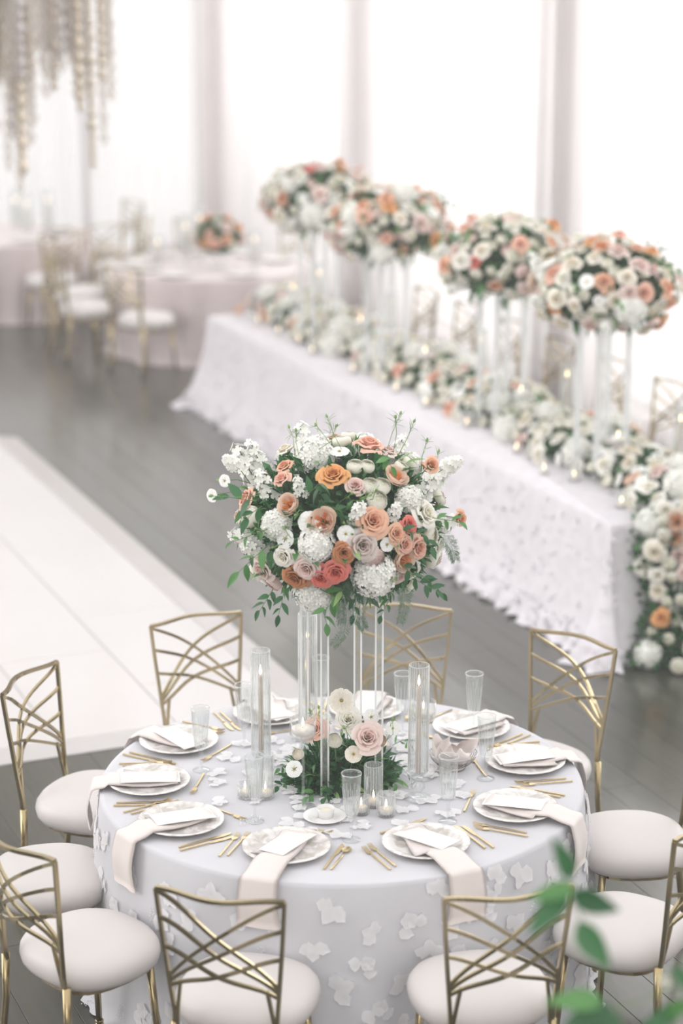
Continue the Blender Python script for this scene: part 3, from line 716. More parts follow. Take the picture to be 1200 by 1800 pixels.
# ------------------------------------------------------------ flowers
def petal_grid(mb, phi, wid, fr, fz, fs_, nu=6, nv=5, ruf=0., rg=random):
    vs = []; sh = []; p = rg.uniform(0, 6)
    for j in range(nv+1):
        v = j/nv
        for i in range(nu+1):
            u = -1+2*i/nu; a = phi+u*wid*(math.sin(min(1, v*1.25+.12)*pi/2))*(1-.22*v**3*abs(u)**1.5)
            r = fr(u, v); z = fz(u, v)+ruf*sin(u*5+p)*v*v
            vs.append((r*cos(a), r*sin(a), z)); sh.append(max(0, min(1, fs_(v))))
    f = [(j*(nu+1)+i, j*(nu+1)+i+1, (j+1)*(nu+1)+i+1, (j+1)*(nu+1)+i) for j in range(nv) for i in range(nu)]
    mb.add(vs, f, 0, sh)
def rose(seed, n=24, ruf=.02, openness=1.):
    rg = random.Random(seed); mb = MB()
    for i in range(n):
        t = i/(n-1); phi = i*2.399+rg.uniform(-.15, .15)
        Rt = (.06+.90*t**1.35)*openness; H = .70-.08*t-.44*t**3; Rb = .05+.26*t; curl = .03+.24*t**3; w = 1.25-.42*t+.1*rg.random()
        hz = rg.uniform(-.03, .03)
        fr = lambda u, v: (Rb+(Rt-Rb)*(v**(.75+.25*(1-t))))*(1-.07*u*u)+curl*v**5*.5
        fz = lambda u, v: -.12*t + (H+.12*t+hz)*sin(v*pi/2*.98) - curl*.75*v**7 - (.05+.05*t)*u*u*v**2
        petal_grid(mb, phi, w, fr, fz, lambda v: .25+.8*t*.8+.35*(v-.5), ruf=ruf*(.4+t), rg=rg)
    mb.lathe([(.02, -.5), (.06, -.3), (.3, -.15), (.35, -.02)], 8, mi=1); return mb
def juliet(seed):
    rg = random.Random(seed); mb = MB()
    for i in range(11):
        t = i/10; phi = i*2.399; Rt = .70+.28*t; H = .52-.22*t
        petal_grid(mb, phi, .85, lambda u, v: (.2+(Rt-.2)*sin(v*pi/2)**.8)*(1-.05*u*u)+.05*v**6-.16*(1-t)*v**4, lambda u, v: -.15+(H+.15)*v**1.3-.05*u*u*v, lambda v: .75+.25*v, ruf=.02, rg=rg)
    for q in range(5):                                   # quartered heart: folded inner petals
        base = q*2*pi/5+.3
        for k in range(6):
            x = .10+.08*k; phi = base+rg.uniform(-.12, .12)+(k % 2)*.25
            petal_grid(mb, phi, .42-.02*k, lambda u, v: x*(.75+.3*v)+.04*u*u, lambda u, v: -.1+(.50-.02*k)*v-.06*u*u*v, lambda v: .0+.28*v*(k/6), nu=4, nv=3, ruf=.035, rg=rg)
    mb.lathe([(.02, -.5), (.06, -.3), (.3, -.15)], 8, mi=1); return mb
def ranunculus(seed):
    rg = random.Random(seed); mb = MB(); n = 26
    for i in range(n):
        t = i/(n-1); phi = i*2.399; R = .50+.45*t
        el0 = -.5; el1 = 1.30-.80*t
        fr = lambda u, v: R*cos(el0+(el1-el0)*v)*(1-.02*u*u)+.05*v**5
        fz = lambda u, v: R*.85*sin(el0+(el1-el0)*v)+.02
        petal_grid(mb, phi, 1.15-.2*t, fr, fz, lambda v: .05+.45*t+.75*v**3, nu=5, nv=6, ruf=.02, rg=rg)
    mb_n = len(mb.v); mb.lathe([(.0005, .47), (.13, .45), (.26, .38), (.38, .25), (.42, .1), (.3, -.1)], 14, mi=0)
    mb.a = [a if i < mb_n else .25 for i, a in enumerate(mb.a)]; mb.lathe([(.05, -.5), (.1, -.4), (.5, -.4)], 8, mi=1); return mb
def openflower(seed, n=7, layers=2):
    rg = random.Random(seed); mb = MB()
    for L in range(layers):
        for k in range(n):
            phi = k*2*pi/n+L*pi/n+rg.uniform(-.08, .08); R = 1-.22*L
            petal_grid(mb, phi, .62*7/n, lambda u, v: .1+(R-.1)*v*(1-.08*u*u), lambda u, v: .03*L+.22*v-.16*v**3+.04*u*u, lambda v: .3+v, nu=4, nv=4, ruf=.03, rg=rg)
    mb.lathe([(.0005, .20), (.08, .18), (.14, .10), (.12, .03)], 10, mi=2)
    mb.lathe([(.04, -.5), (.05, -.1), (.12, 0)], 6, mi=1); return mb
def floret(mb, M4, n, R, rg):
    for k in range(n):
        a = k*2*pi/n+rg.uniform(-.1, .1); w = .75*pi/n*1.15; vs = [(0, 0, 0)]
        for (r, da, z) in ((.55, -w, .05), (.95, -w*.7, .10), (1.05, 0, .06), (.95, w*.7, .10), (.55, w, .05)): vs.append((R*r*cos(a+da), R*r*sin(a+da), R*z*1.5+R*.1))
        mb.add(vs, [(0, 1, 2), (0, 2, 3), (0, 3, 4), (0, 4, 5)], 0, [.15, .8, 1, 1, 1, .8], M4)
def hydrangea(seed, n=150, fl=4, R=.17):
    rg = random.Random(seed); mb = MB()
    for i in range(n):
        z = 1-1.35*(i+.5)/n; a = i*2.399; s_ = math.sqrt(max(0, 1-z*z)); d = Vector((s_*cos(a), s_*sin(a), z)); rr = rg.uniform(.84, 1.0)
        d2 = (d+Vector([rg.uniform(-.35, .35) for _ in range(3)])).normalized()
        floret(mb, Matrix.Translation(d*rr-Vector((0, 0, .25))) @ frame_to(d2, roll=rg.uniform(0, 6)), fl, R*rg.uniform(.9, 1.2), rg)
    mb.lathe([(.0005, .58), (.5, .4), (.74, -.15), (.5, -.55), (.0005, -.6)], 10, mi=0); return mb
def delphinium(seed, n=16):
    rg = random.Random(seed); mb = MB(); pts = [(0, 0, -.9), (.05, 0, -.3), (0, .04, .5), (.05, .05, 1.0)]
    mb.bar(pts, .05, seg=5, mi=1)
    for i in range(n):
        q = i/(n-1); a = i*2.399; z = -.75+1.75*q; r = .42*(1-.6*q); d = Vector((cos(a), sin(a), .25+.9*q)).normalized(); c = Vector((r*cos(a), r*sin(a), z))
        mb.bar([(0, 0, z-.1), c*.5+Vector((0, 0, z-.02))*.5, c], .02, seg=3, mi=1)
        floret(mb, Matrix.Translation(c) @ frame_to(d, roll=rg.uniform(0, 6)), 5, .40*(1-.35*q), rg)
        floret(mb, Matrix.Translation(c+d*.03) @ frame_to(d, roll=rg.uniform(0, 6)), 5, .24*(1-.35*q), rg)
    return mb
FLM = {}
def bloom_me(kind, colr):
    k = (kind, colr)
    if k not in FLM:
        mats = [M['p_'+colr], M['stem'], M['centre']]
        fn = dict(rose=lambda: rose(1), rose2=lambda: rose(7, 20, .045, 1.05), bud=lambda: rose(5, 12, .01, .62), juliet=lambda: juliet(2), ran=lambda: ranunculus(3), open=lambda: openflower(4), cosmos=lambda: openflower(8, 6, 1), dahlia=lambda: openflower(9, 14, 4), hyd=lambda: hydrangea(5), delph=lambda: delphinium(6))[kind]
        FLM[k] = fn().mesh(kind, mats)
    return FLM[k]
NAME = dict(rose='rose', rose2='rose', bud='rose_bud', juliet='garden_rose', ran='ranunculus', open='anemone', cosmos='cosmos', dahlia='dahlia', hyd='hydrangea', delph='delphinium')
def leaf_me(m, w=.42, bend=.25, nm='leaf'):
    mb = MB(); K = 6; vs = []; fs = []
    for i in range(K+1):
        q = i/K; ww = w/2*sin(pi*q**.8)**.9 if 0 < q < 1 else .008; z = -bend*q*q
        vs += [(-ww, q, z+ww*.35), (0, q, z), (ww, q, z+ww*.35)]
    for i in range(K):
        b = 3*i; fs += [(b, b+1, b+4, b+3), (b+1, b+2, b+5, b+4)]
    mb.add(vs, fs); return mb.mesh(nm, m)
LEAF = {k: leaf_me(M[m], w, b) for k, m, w, b in (('d', 'leafd', .42, .25), ('m', 'leafm', .40, .3), ('l', 'leafl', .30, .35), ('dn', 'leafd', .22, .15), ('mn', 'leafm', .18, .3), ('big', 'leafd', .5, .2))}
def put_leaf(par, p, d, L, kind='d', roll=0., up=Vector((0, 0, 1))):
    y = d.normalized(); x = y.cross(up)
    if x.length < 1e-3: x = Vector((1, 0, 0))
    x.normalize(); z = x.cross(y); m = Matrix((x, y, z)).transposed().to_4x4() @ Matrix.Rotation(roll, 4, 'Y')
    return ob('leaf', LEAF[kind], par, TRS(p, m, L))
def sprig(par, pts, n, L, kind, rg, base=0., nm='stem', w=.0035):
    """stem through pts (local), leaves alternate"""
    pts = [Vector(p) for p in pts]; ob(nm, MB().bar(pts, w, seg=5, ws=[1-.6*i/(len(pts)-1) for i in range(len(pts))]).mesh(nm, M['stem']), par)
    seg = [(pts[i+1]-pts[i]).length for i in range(len(pts)-1)]; tot = sum(seg)
    for k in range(n):
        s_ = tot*(base+(1-base)*(k+.6)/n); j = 0
        while j < len(seg)-1 and s_ > seg[j]: s_ -= seg[j]; j += 1
        q = min(1, s_/seg[j]); p = pts[j].lerp(pts[j+1], q); d = (pts[j+1]-pts[j]).normalized()
        side = d.cross(Vector((rg.uniform(-.3, .3), -1, .3))).normalized()*(1 if k % 2 else -1)
        if k == n-1: side = side*.1
        put_leaf(par, p, d*.75+side*.8+Vector((0, rg.uniform(-.35, .1), -.1)), L*rg.uniform(.8, 1.15), kind, rg.uniform(-.5, .5), Vector((0, -.6, 1)))
def fern(par, pts, rg, wdt=.035, n=46):
    pts = [Vector(p) for p in pts]; mb = MB(); mb.bar(pts, .0015, seg=3)
    for k in range(n):
        t = (k+.5)/n*(len(pts)-1); j = min(int(t), len(pts)-2); p = pts[j].lerp(pts[j+1], t-j); d = (pts[j+1]-pts[j]).normalized()
        for s_ in (-1, 1):
            sd = (d.cross(Vector((rg.uniform(-.5, .5), -1, rg.uniform(-.3, .3)))).normalized()*s_+d*.6).normalized(); L = wdt*(1-.6*k/n)*rg.uniform(.7, 1.2); e = p+sd*L
            mb.bar([p, e], .0009, seg=3, cap=False)
            for q in range(6):
                c = p.lerp(e, (q+1)/7); 
                for s2 in (-1, 1):
                    d3 = (sd+Vector([rg.uniform(-.9, .9) for _ in range(3)])).normalized()*.010; mb.add([c, c+d3+Vector((.0006, 0, 0)), c+d3-Vector((.0006, 0, 0))], [(0, 1, 2)])
    o = ob('fern_frond', mb.mesh('fern_frond', M['fern'], False), par); return o
def tendril(par, p, d, L, rg, n=7):
    """nigella-like thread foliage with a bud"""
    mb = MB(); e = p+d*L; mid = p.lerp(e, .5)+Vector([rg.uniform(-.015, .015) for _ in range(3)]); mb.bar([p, mid, e], .0022, seg=4)
    for k in range(n):
        a = rg.uniform(0, 6.28); dd = (d*rg.uniform(.1, 1)+Vector((cos(a), sin(a)*.6, sin(a)))).normalized(); q = e-d*L*rg.uniform(0, .35); l2 = rg.uniform(.018, .038)
        mb.bar([q, q+dd*l2*.6+d*.004, q+dd*l2+Vector((0, 0, .004))], .0018, seg=3, ws=[1, 1, .2])
    mb.lathe([(.0005, -.004), (.004, 0), (.0052, .005), (.003, .011), (.0005, .013)], 7, mat=Matrix.Translation(e) @ frame_to(d))
    ob('tendril', mb.mesh('tendril', M['leafl']), par)
def stand(par, h, legs, half=.0125):
    for k, (x, y) in enumerate(legs):
        o = ob('acrylic_leg', MB().box(x-half, x+half, y-half, y+half, .003, h).mesh('acrylic_leg', M['acrylic'], False), par)
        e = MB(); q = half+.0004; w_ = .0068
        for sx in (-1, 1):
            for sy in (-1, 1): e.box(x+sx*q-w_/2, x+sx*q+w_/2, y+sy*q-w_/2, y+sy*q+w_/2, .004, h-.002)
        ob('painted_edge_glint', e.mesh('painted_edge_glint', M['acrylic_edge_glint'], False), o)  # whitish corner strips, edge highlights painted into the material
    ob('top_plate', MB().box(-.1, .1, -.1, .1, h, h+.008, mat=Matrix.Rotation(.42, 4, 'Z')).mesh('top_plate', M['foam'], False), par)
PAL = [('rose', 'white', 8), ('ran', 'ranw', 10), ('hyd', 'pure', 5), ('delph', 'pure', 4), ('rose', 'cream', 6), ('rose2', 'blush', 6), ('juliet', 'juliet', 3), ('rose', 'pinkpeach', 2), ('rose', 'apricot', 2), ('rose', 'coral', 1), ('open', 'pure', 3), ('rose2', 'peach', 2), ('ran', 'blush', 3)]
PALW = [(k, c) for k, c, n in PAL for _ in range(n)]
SIZ = dict(rose=.05, rose2=.052, bud=.034, juliet=.05, ran=.036, open=.036, cosmos=.03, dahlia=.045, hyd=.075, delph=.07)
def bloom(par, kind, colr, p, d, R, rg):
    if kind == 'delph': d = (d+Vector((0, 0, .5))).normalized()
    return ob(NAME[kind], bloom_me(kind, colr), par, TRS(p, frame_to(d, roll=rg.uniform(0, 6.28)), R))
def fuzz(par, fn, n, rg, L=.05, m='leafd', nm='filler_foliage'):
    mb = MB()
    for _ in range(n):
        p, d = fn(); d = (d+Vector([rg.uniform(-.8, .8) for _ in range(3)])).normalized(); l = L*rg.uniform(.6, 1.3)
        s_ = d.cross(Vector([rg.uniform(-1, 1) for _ in range(3)])).normalized()*l*.2; u = d.cross(s_).normalized()*l*.12
        mb.add([p, p+d*l*.5+s_, p+d*l-u, p+d*l*.5-s_, p+d*l*.5-u*-1], [(0, 1, 4), (1, 2, 4), (2, 3, 4), (3, 0, 4)])
    o = ob(nm, mb.mesh(nm, M[m], False), par); o['kind'] = 'stuff'; return o
def ball(root, cz, rx, rz, explicit, nfill, nleaf, seed, mind=.85, front_only=False, lsz=.07):
    """flower dome around local (0,0,cz)"""
    rg = random.Random(seed); C = Vector((0, 0, cz)); placed = []
    ob('foliage_core', MB().lathe([(rx*.74*sin(a), cz+rz*.74*-cos(a)) for a in [pi*i/12+.001 for i in range(13)]], 20).mesh('foliage_core', M['foam']), root)
    for kind, colr, d, R in explicit:
        p = C+Vector((d.x*rx, d.y*rx, d.z*rz))*.93; nrm = Vector((d.x/rx, d.y/rx, d.z/rz)).normalized(); bloom(root, kind, colr, p, (nrm+Vector((0, -.12, .12))).normalized(), R, rg); placed.append((p, R))
    tries = 0; n = 0
    while n < nfill and tries < 20000:
        tries += 1; z = rg.uniform(-.72, 1); a = rg.uniform(0, 2*pi); s_ = math.sqrt(1-z*z); d = Vector((s_*cos(a), s_*sin(a), z))
        kind, colr = rg.choice(PALW); R = SIZ[kind]*rg.uniform(.85, 1.2)*(1 if explicit else 1.12); p = C+Vector((d.x*rx, d.y*rx, d.z*rz))*rg.uniform(.86, .98 if explicit else 1.10)
        if any((p-q).length < (R+r2)*mind for q, r2 in placed): continue
        nrm = Vector((d.x/rx, d.y/rx, d.z/rz)).normalized(); bloom(root, kind, colr, p, (nrm+Vector([rg.uniform(-.25, .25) for _ in range(3)])).normalized(), R, rg); placed.append((p, R)); n += 1
    def fn():
        z = rg.uniform(-.95, 1); a = rg.uniform(0, 2*pi); s_ = math.sqrt(1-z*z); d = Vector((s_*cos(a), s_*sin(a), z)); return C+Vector((d.x*rx, d.y*rx, d.z*rz))*rg.uniform(.66, .88 if explicit else .82), d
    fuzz(root, fn, 1500, rg, .055); fuzz(root, fn, 500, rg, .05, 'leafm')
    for i in range(nleaf):
        z = rg.uniform(-1, .9); a = rg.uniform(0, 2*pi); s_ = math.sqrt(1-z*z); d = Vector((s_*cos(a), s_*sin(a), z)); p = C+Vector((d.x*rx, d.y*rx, d.z*rz))*rg.uniform(.80, .95)
        dd = (d*1+Vector([rg.uniform(-.7, .7) for _ in range(3)])-Vector((0, 0, .3 if z < 0 else 0))).normalized(); put_leaf(root, p, dd, lsz*rg.uniform(.6, 1.2), rg.choice(('d', 'd', 'm', 'm', 'l', 'dn', 'mn')), rg.uniform(-.6, .6))
    return placed

# --- main centrepiece
MC = thing('tall_floral_centrepiece', 'tall flower dome of white, peach and coral blooms on clear stand, near table', 'flower arrangement', (0, 0, TZ))
stand(MC, .80, [(.14, -.062), (.062, .14), (-.14, .062), (-.062, -.14)])
CZ, RX, RZ = 1.02, .395, .315
EXP = [(585,834,27,'rose','apricot'),(650,778,29,'rose2','pinkpeach'),(702,834,23,'juliet','juliet'),(501,886,21,'juliet','juliet'),(566,917,25,'juliet','juliet'),(538,917,19,'open','pure'),(658,917,28,'rose','peach'),
(626,852,18,'rose','dusty'),(626,813,15,'ran','ranw'),(648,813,14,'ran','ranw'),(596,785,18,'open','pure'),(613,756,15,'ran','ranw'),(494,815,17,'rose','peach'),(489,838,17,'rose2','pinkpeach'),(548,786,36,'hyd','pure'),(530,770,28,'delph','pure'),
(420,808,30,'delph','pure'),(440,795,24,'delph','pure'),(457,850,25,'delph','pure'),(496,785,19,'rose','cream'),(760,817,17,'rose','peach'),(790,825,24,'delph','pure'),(758,855,28,'delph','pure'),(732,872,25,'hyd','pure'),(754,904,28,'rose2','white'),
(725,923,17,'rose','coral'),(667,878,19,'ran','ranw'),(654,850,16,'ran','ranw'),(676,850,16,'ran','ranw'),(632,903,23,'delph','pure'),(639,962,27,'rose2','mauve'),(604,975,20,'rose','terra'),(589,1010,23,'rose','coral'),(561,1020,22,'rose2','coral'),
(535,1003,23,'rose','blush'),(515,1018,25,'rose2','terra'),(492,982,20,'rose','white'),(455,1003,25,'rose2','blush'),(472,1031,17,'ran','blush'),(550,960,32,'hyd','pure'),(665,1022,39,'hyd','pure'),(494,949,17,'cosmos','pure'),(474,921,27,'hyd','pure'),
(430,908,20,'ran','ranw'),(408,906,14,'rose','blush'),(424,950,28,'delph','pure'),(436,970,22,'delph','pure'),(717,960,19,'rose','pinkpeach'),(741,966,22,'rose2','pinkpeach'),(717,988,22,'juliet','juliet'),(702,940,18,'rose','peach'),(686,960,13,'cosmos','pure'),
(663,984,17,'ran','blush'),(767,943,17,'ran','ranw'),(773,985,20,'ran','ranw'),(781,960,16,'rose','white'),(705,1016,20,'rose','blush'),(708,785,24,'delph','pure'),(730,805,24,'hyd','pure'),(587,764,17,'rose','beige'),(687,787,17,'rose','blush'),(784,872,16,'ran','ranw'),
(405,862,10,'bud','apricot'),(700,900,19,'delph','pure'),(608,940,15,'open','pure'),(520,850,17,'delph','pure'),(560,755,15,'open','pure')]
ex = []
C0 = Vector((0, 0, TZ+CZ))
for px, py, r, kind, colr in EXP:
    d = raydir(px, py).normalized(); o_ = CAM-C0
    S = lambda v: Vector((v.x/RX, v.y/RX, v.z/RZ)); a_ = S(d).dot(S(d)); b_ = S(o_).dot(S(d)); c_ = S(o_).dot(S(o_))-1; D = b_*b_-a_*c_
    if D > 0: t_ = (-b_-math.sqrt(D))/a_; q = S(o_+d*t_)
    else: t_ = -b_/a_; q = S(o_+d*t_)
    k = {'delph': 1.25, 'hyd': 1.0, 'rose': 1.08, 'rose2': 1.05, 'juliet': 1.05, 'ran': 1.05, 'open': 1, 'cosmos': 1, 'bud': 1.2}[kind]
    ex.append((kind, colr, q, r/470*k))
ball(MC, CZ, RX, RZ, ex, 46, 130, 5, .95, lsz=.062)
rg = random.Random(77)
base = Vector((0, 0, TZ))
def L_(px, py, y): return at_y(px, py, y)-base
for pts, n, L, k in [([(562, 1035), (590, 1050), (568, 1078), (575, 1100)], 6, .068, 'm'), ([(705, 990), (735, 1022), (770, 1040)], 8, .055, 'd'), ([(480, 1035), (470, 1052), (455, 1075)], 6, .055, 'd'), ([(500, 1030), (495, 1060), (488, 1085)], 5, .05, 'd'),
   ([(470, 960), (440, 985), (415, 1010)], 4, .065, 'm'), ([(450, 880), (425, 878), (396, 872)], 3, .065, 'big'), ([(460, 890), (445, 900), (432, 915)], 3, .06, 'd'), ([(470, 930), (430, 945), (402, 955)], 5, .04, 'm'),
   ([(690, 1035), (680, 1062), (668, 1085)], 5, .042, 'd'), ([(620, 1030), (624, 1060), (620, 1085)], 4, .045, 'd'), ([(560, 880), (600, 900), (615, 930)], 7, .05, 'd'), ([(585, 890), (640, 950), (650, 1000)], 8, .05, 'm'), ([(700, 930), (745, 940), (760, 965)], 6, .045, 'd'),
   ([(760, 910), (785, 914), (812, 918)], 4, .05, 'm'), ([(640, 1000), (615, 1010), (600, 1045)], 6, .05, 'd'), ([(740, 1010), (765, 1030), (778, 1045)], 5, .045, 'd'), ([(690, 810), (678, 800), (690, 825)], 3, .05, 'm'), ([(540, 870), (560, 850), (565, 880)], 6, .06, 'd')]:
    yy = -.33; P = [L_(x, y, yy+.05*rg.random()) for x, y in pts]; sprig(MC, P, n, L, k, rg)
for pts in ([(600, 1020), (612, 1060), (605, 1110), (585, 1135)], [(625, 1010), (598, 1060), (600, 1095)], [(710, 1030), (712, 1060), (703, 1095)], [(780, 940), (795, 965), (800, 985)], [(640, 1035), (628, 1085), (640, 1105)]):
    fern(MC, [L_(x, y, -.30) for x, y in pts], rg)
for px, py, qx, qy in [(518, 800, 508, 752), (525, 800, 520, 758), (600, 790, 575, 733), (580, 780, 556, 748), (690, 800, 695, 735), (700, 800, 727, 742), (680, 790, 703, 728), (740, 830, 750, 775), (755, 830, 770, 795), (560, 790, 590, 750), (430, 860, 385, 845), (460, 870, 372, 872), (620, 880, 650, 870), (600, 880, 618, 868),
   (620, 940, 605, 920), (640, 880, 660, 862), (690, 980, 700, 960), (520, 960, 500, 930), (470, 940, 450, 930), (500, 960, 480, 962), (700, 1000, 692, 1020), (590, 890, 610, 850), (540, 900, 520, 905), (650, 960, 620, 940)]:
    y0 = -.36 if py > 860 else -.25; p = L_(px, py, y0+.08); e = L_(qx, qy, y0 if qy > 860 else -.12)
    tendril(MC, p, (e-p).normalized(), (e-p).length, rg)
# outlying stems: star blossom at left, rose bud at right
def outlier(kind, colr, p0, p1, R, y):
    a_, b_ = L_(*p0, y+.1), L_(*p1, y); ob('stem', MB().bar([a_, a_.lerp(b_, .5)+Vector((0, 0, .01)), b_], .003, seg=5).mesh('stem', M['stem']), MC)
    ob(NAME[kind], bloom_me(kind, colr), MC, TRS(b_, frame_to((b_-a_).normalized()+Vector((0, -.5, 0))), R))
outlier('cosmos', 'pure', (440, 868), (373, 871), .026, -.15); outlier('bud', 'peach', (760, 912), (806, 911), .050, -.15); outlier('cosmos', 'pure', (440, 850), (395, 845), .024, -.15); outlier('bud', 'peach', (735, 845), (757, 818), .052, -.22)
outlier('delph', 'pure', (440, 850), (405, 812), .05, -.1); outlier('delph', 'pure', (750, 850), (797, 815), .055, -.1)

# --- low greenery arrangement at the foot of the stand
LG = thing('low_floral_mound', 'low mound of greenery with blush roses at the foot of the clear stand', 'flower arrangement', (0, -.0, TZ))
rg = random.Random(9)
def mound_fn(rx=.2, h=.13):
    def fn():
        a = rg.uniform(0, 2*pi); z = rg.uniform(0, 1); s_ = math.sqrt(1-z*z); d = Vector((s_*cos(a), s_*sin(a), z)); return Vector((d.x*rx, d.y*rx*.8, .006+d.z*h))*rg.uniform(.75, 1), d
    return fn
fuzz(LG, mound_fn(), 900, rg, .045)
ob('foliage_core', MB().lathe([(.165, .001), (.15, .05), (.09, .085), (.0005, .1)], 20).mesh('foliage_core', M['foam']), LG)
for i in range(170):
    p, d = mound_fn(.205, .135)(); p.z = max(p.z, .012); dd = (d+Vector([rg.uniform(-.6, .6) for _ in range(3)])); dd.z = max(dd.z, -.1 if p.z > .05 else .05)
    put_leaf(LG, p, dd, rg.uniform(.035, .07), rg.choice(('d', 'd', 'm', 'dn', 'mn', 'l')), rg.uniform(-.5, .5))
for px, py, r, kind, colr, y in [(645, 1298, 29, 'rose2', 'blush', -.16), (553, 1282, 24, 'rose', 'pinkpeach', -.10), (600, 1232, 22, 'dahlia', 'cream', .02), (517, 1352, 15, 'cosmos', 'pure', -.14), (652, 1260, 14, 'cosmos', 'pure', -.05), (588, 1302, 14, 'ran', 'ranw', -.14), (621, 1326, 15, 'open', 'cream', -.17), (524, 1326, 11, 'ran', 'cream', -.1), (612, 1266, 24, 'rose', 'white', .0), (668, 1302, 12, 'ran', 'beige', -.08), (575, 1262, 14, 'delph', 'pure', .0), (690, 1280, 13, 'cosmos', 'pure', 0)]:
    p = at_y(px, py, y)-base; bloom(LG, kind, colr, p, Vector((p.x*1.5, -.9, .6)), r/466*1.05, rg)
    ob('stem', MB().bar([(p.x*.6, p.y*.6, .05), p], .003, seg=5).mesh('stem', M['stem']), LG)
for pts, n, L, k in [([(520, 1370), (500, 1378), (488, 1384)], 5, .045, 'd'), ([(560, 1385), (545, 1398), (540, 1402)], 4, .06, 'm'), ([(600, 1390), (575, 1398), (570, 1404)], 4, .06, 'd'), ([(690, 1340), (705, 1350), (718, 1362)], 6, .05, 'dn'), ([(690, 1310), (708, 1300), (722, 1310)], 5, .05, 'mn'), ([(680, 1350), (690, 1370), (695, 1380)], 4, .05, 'm'), ([(530, 1350), (505, 1345), (490, 1352)], 6, .035, 'm')]:
    P = [at_z(x, y, TZ+.015+.004*k2)-base for k2, (x, y) in enumerate(pts)]; sprig(LG, P, n, L, k, rg)
for px, py, qx, qy in [(590, 1330, 600, 1290), (570, 1310, 560, 1245), (560, 1300, 545, 1250), (620, 1300, 605, 1280), (680, 1300, 690, 1265), (600, 1300, 570, 1290)]:
    p = at_y(px, py, -.1)-base; e = at_y(qx, qy, -.1)-base; tendril(LG, p, (e-p).normalized(), (e-p).length, rg)

# ------------------------------------------------------------ head table
HA0, HA1, HB0, HB1 = 2.72, 9.25, 2.69, 3.60
def head_cloth():
    hw, hl = (HB1-HB0)/2, (HA1-HA0)/2; c = ((HB0+HB1)/2, (HA0+HA1)/2); mb = MB(); per = []; st = .035
    def edge(x0, y0, x1, y1, nx, ny):
        L = math.hypot(x1-x0, y1-y0); n = int(L/st)
        for i in range(n): per.append((x0+(x1-x0)*i/n, y0+(y1-y0)*i/n, nx, ny, 0))
    def arc(x, y, a0):
        for i in range(9): a = a0+i/9*pi/2; per.append((x, y, cos(a), sin(a), 1))
    edge(-hw, -hl, hw, -hl, 0, -1); arc(hw, -hl, -pi/2); edge(hw, -hl, hw, hl, 1, 0); arc(hw, hl, 0); edge(hw, hl, -hw, hl, 0, 1); arc(-hw, hl, pi/2); edge(-hw, hl, -hw, -hl, -1, 0); arc(-hw, -hl, pi)
    us = [0, .02, .06, .12, .2, .3, .4, .5, .6, .7, .8, .88, .94, .97, 1.0]; vs = []; n = len(per)
    for u in us:
        for i, (x, y, nx, ny, cn) in enumerate(per):
            off = .008*min(1, u*20)+.02*u+.09*u**2.2+(.12*u**2 if cn else 0); off += (.010*sin(i*.22)+.008*sin(i*.41+1))*u
            if u > .85: off += (u-.85)/.15*(.03*sin(i*1.3)+.022*sin(i*2.9+1)+.035)
            z = .762-.752*u
            if u > .93: z = max(.006, .012+.012*sin(i*1.9)+(1-u)*.4)
            vs.append((c[0]+x+nx*off, c[1]+y+ny*off, z))
    fs = [(j*n+i, j*n+(i+1) % n, (j+1)*n+(i+1) % n, (j+1)*n+i) for j in range(len(us)-1) for i in range(n)]
    fs = [f[::-1] for f in fs]
    vs.append((c[0], c[1], .762)); fs += [(i, (i+1) % n, len(vs)-1) for i in range(n)]
    mb.add(vs, fs); return mb.mesh('tablecloth', M['headcloth']), per, c
me, per, hc = head_cloth()
hcl = ob('tablecloth', me, None, ROOM); tag(hcl, 'long pale lilac-white cloth with ruffled hem on the long head table', 'tablecloth')
rg = random.Random(31); mb = MB()
for k in range(1500):     # small fabric petals sewn over the long cloth
    i = rg.randrange(len(per)); x, y, nx, ny, cn = per[i]
    if nx > .3: continue
    u = rg.uniform(.03, .97) if rg.random() < .7 else rg.uniform(.8, .99); off = .008+.02*u+.09*u**2.2+(.12*u**2 if cn else 0)+.012+(.05*(u-.85)/.15 if u > .85 else 0)
    P = Vector((hc[0]+x+nx*off, hc[1]+y+ny*off, .762-.752*u)); P.z = max(P.z, .02); tx = Vector((-ny, nx, 0)); s_ = rg.uniform(.010, .020)*(1.5 if u > .85 else 1); a = rg.uniform(0, 6.28); nn = Vector((nx, ny, 0))
    q = [P+tx*(s_*cos(a+t))+Vector((0, 0, s_*sin(a+t)))*(.6+.4*abs(cos(t)))+nn*rg.uniform(0, .012) for t in (0, 1.1, 2.1, 3.14, 4.2, 5.2)]
    mb.add(q, [(0, 1, 2, 3, 4, 5)])
o = ob('fabric_petals', mb.mesh('fabric_petals', M['headcloth'], False), hcl); o['kind'] = 'stuff'
t = thing('head_table', 'long rectangular head table hidden under the ruffled cloth', 'table', AB(0, 0), RA)
ob('tabletop', MB().box(HB0+.02, HB1-.02, HA0+.02, HA1-.02, .725, .755).mesh('tabletop', M['linen'], False), t)
for bb_ in (HB0+.15, HB1-.15):
    for aa in (HA0+.3, HA1-.3, (HA0+HA1)/2): ob('leg', MB().box(bb_-.02, bb_+.02, aa-.02, aa+.02, 0, .725).mesh('leg', M['goldleg'], False), t)
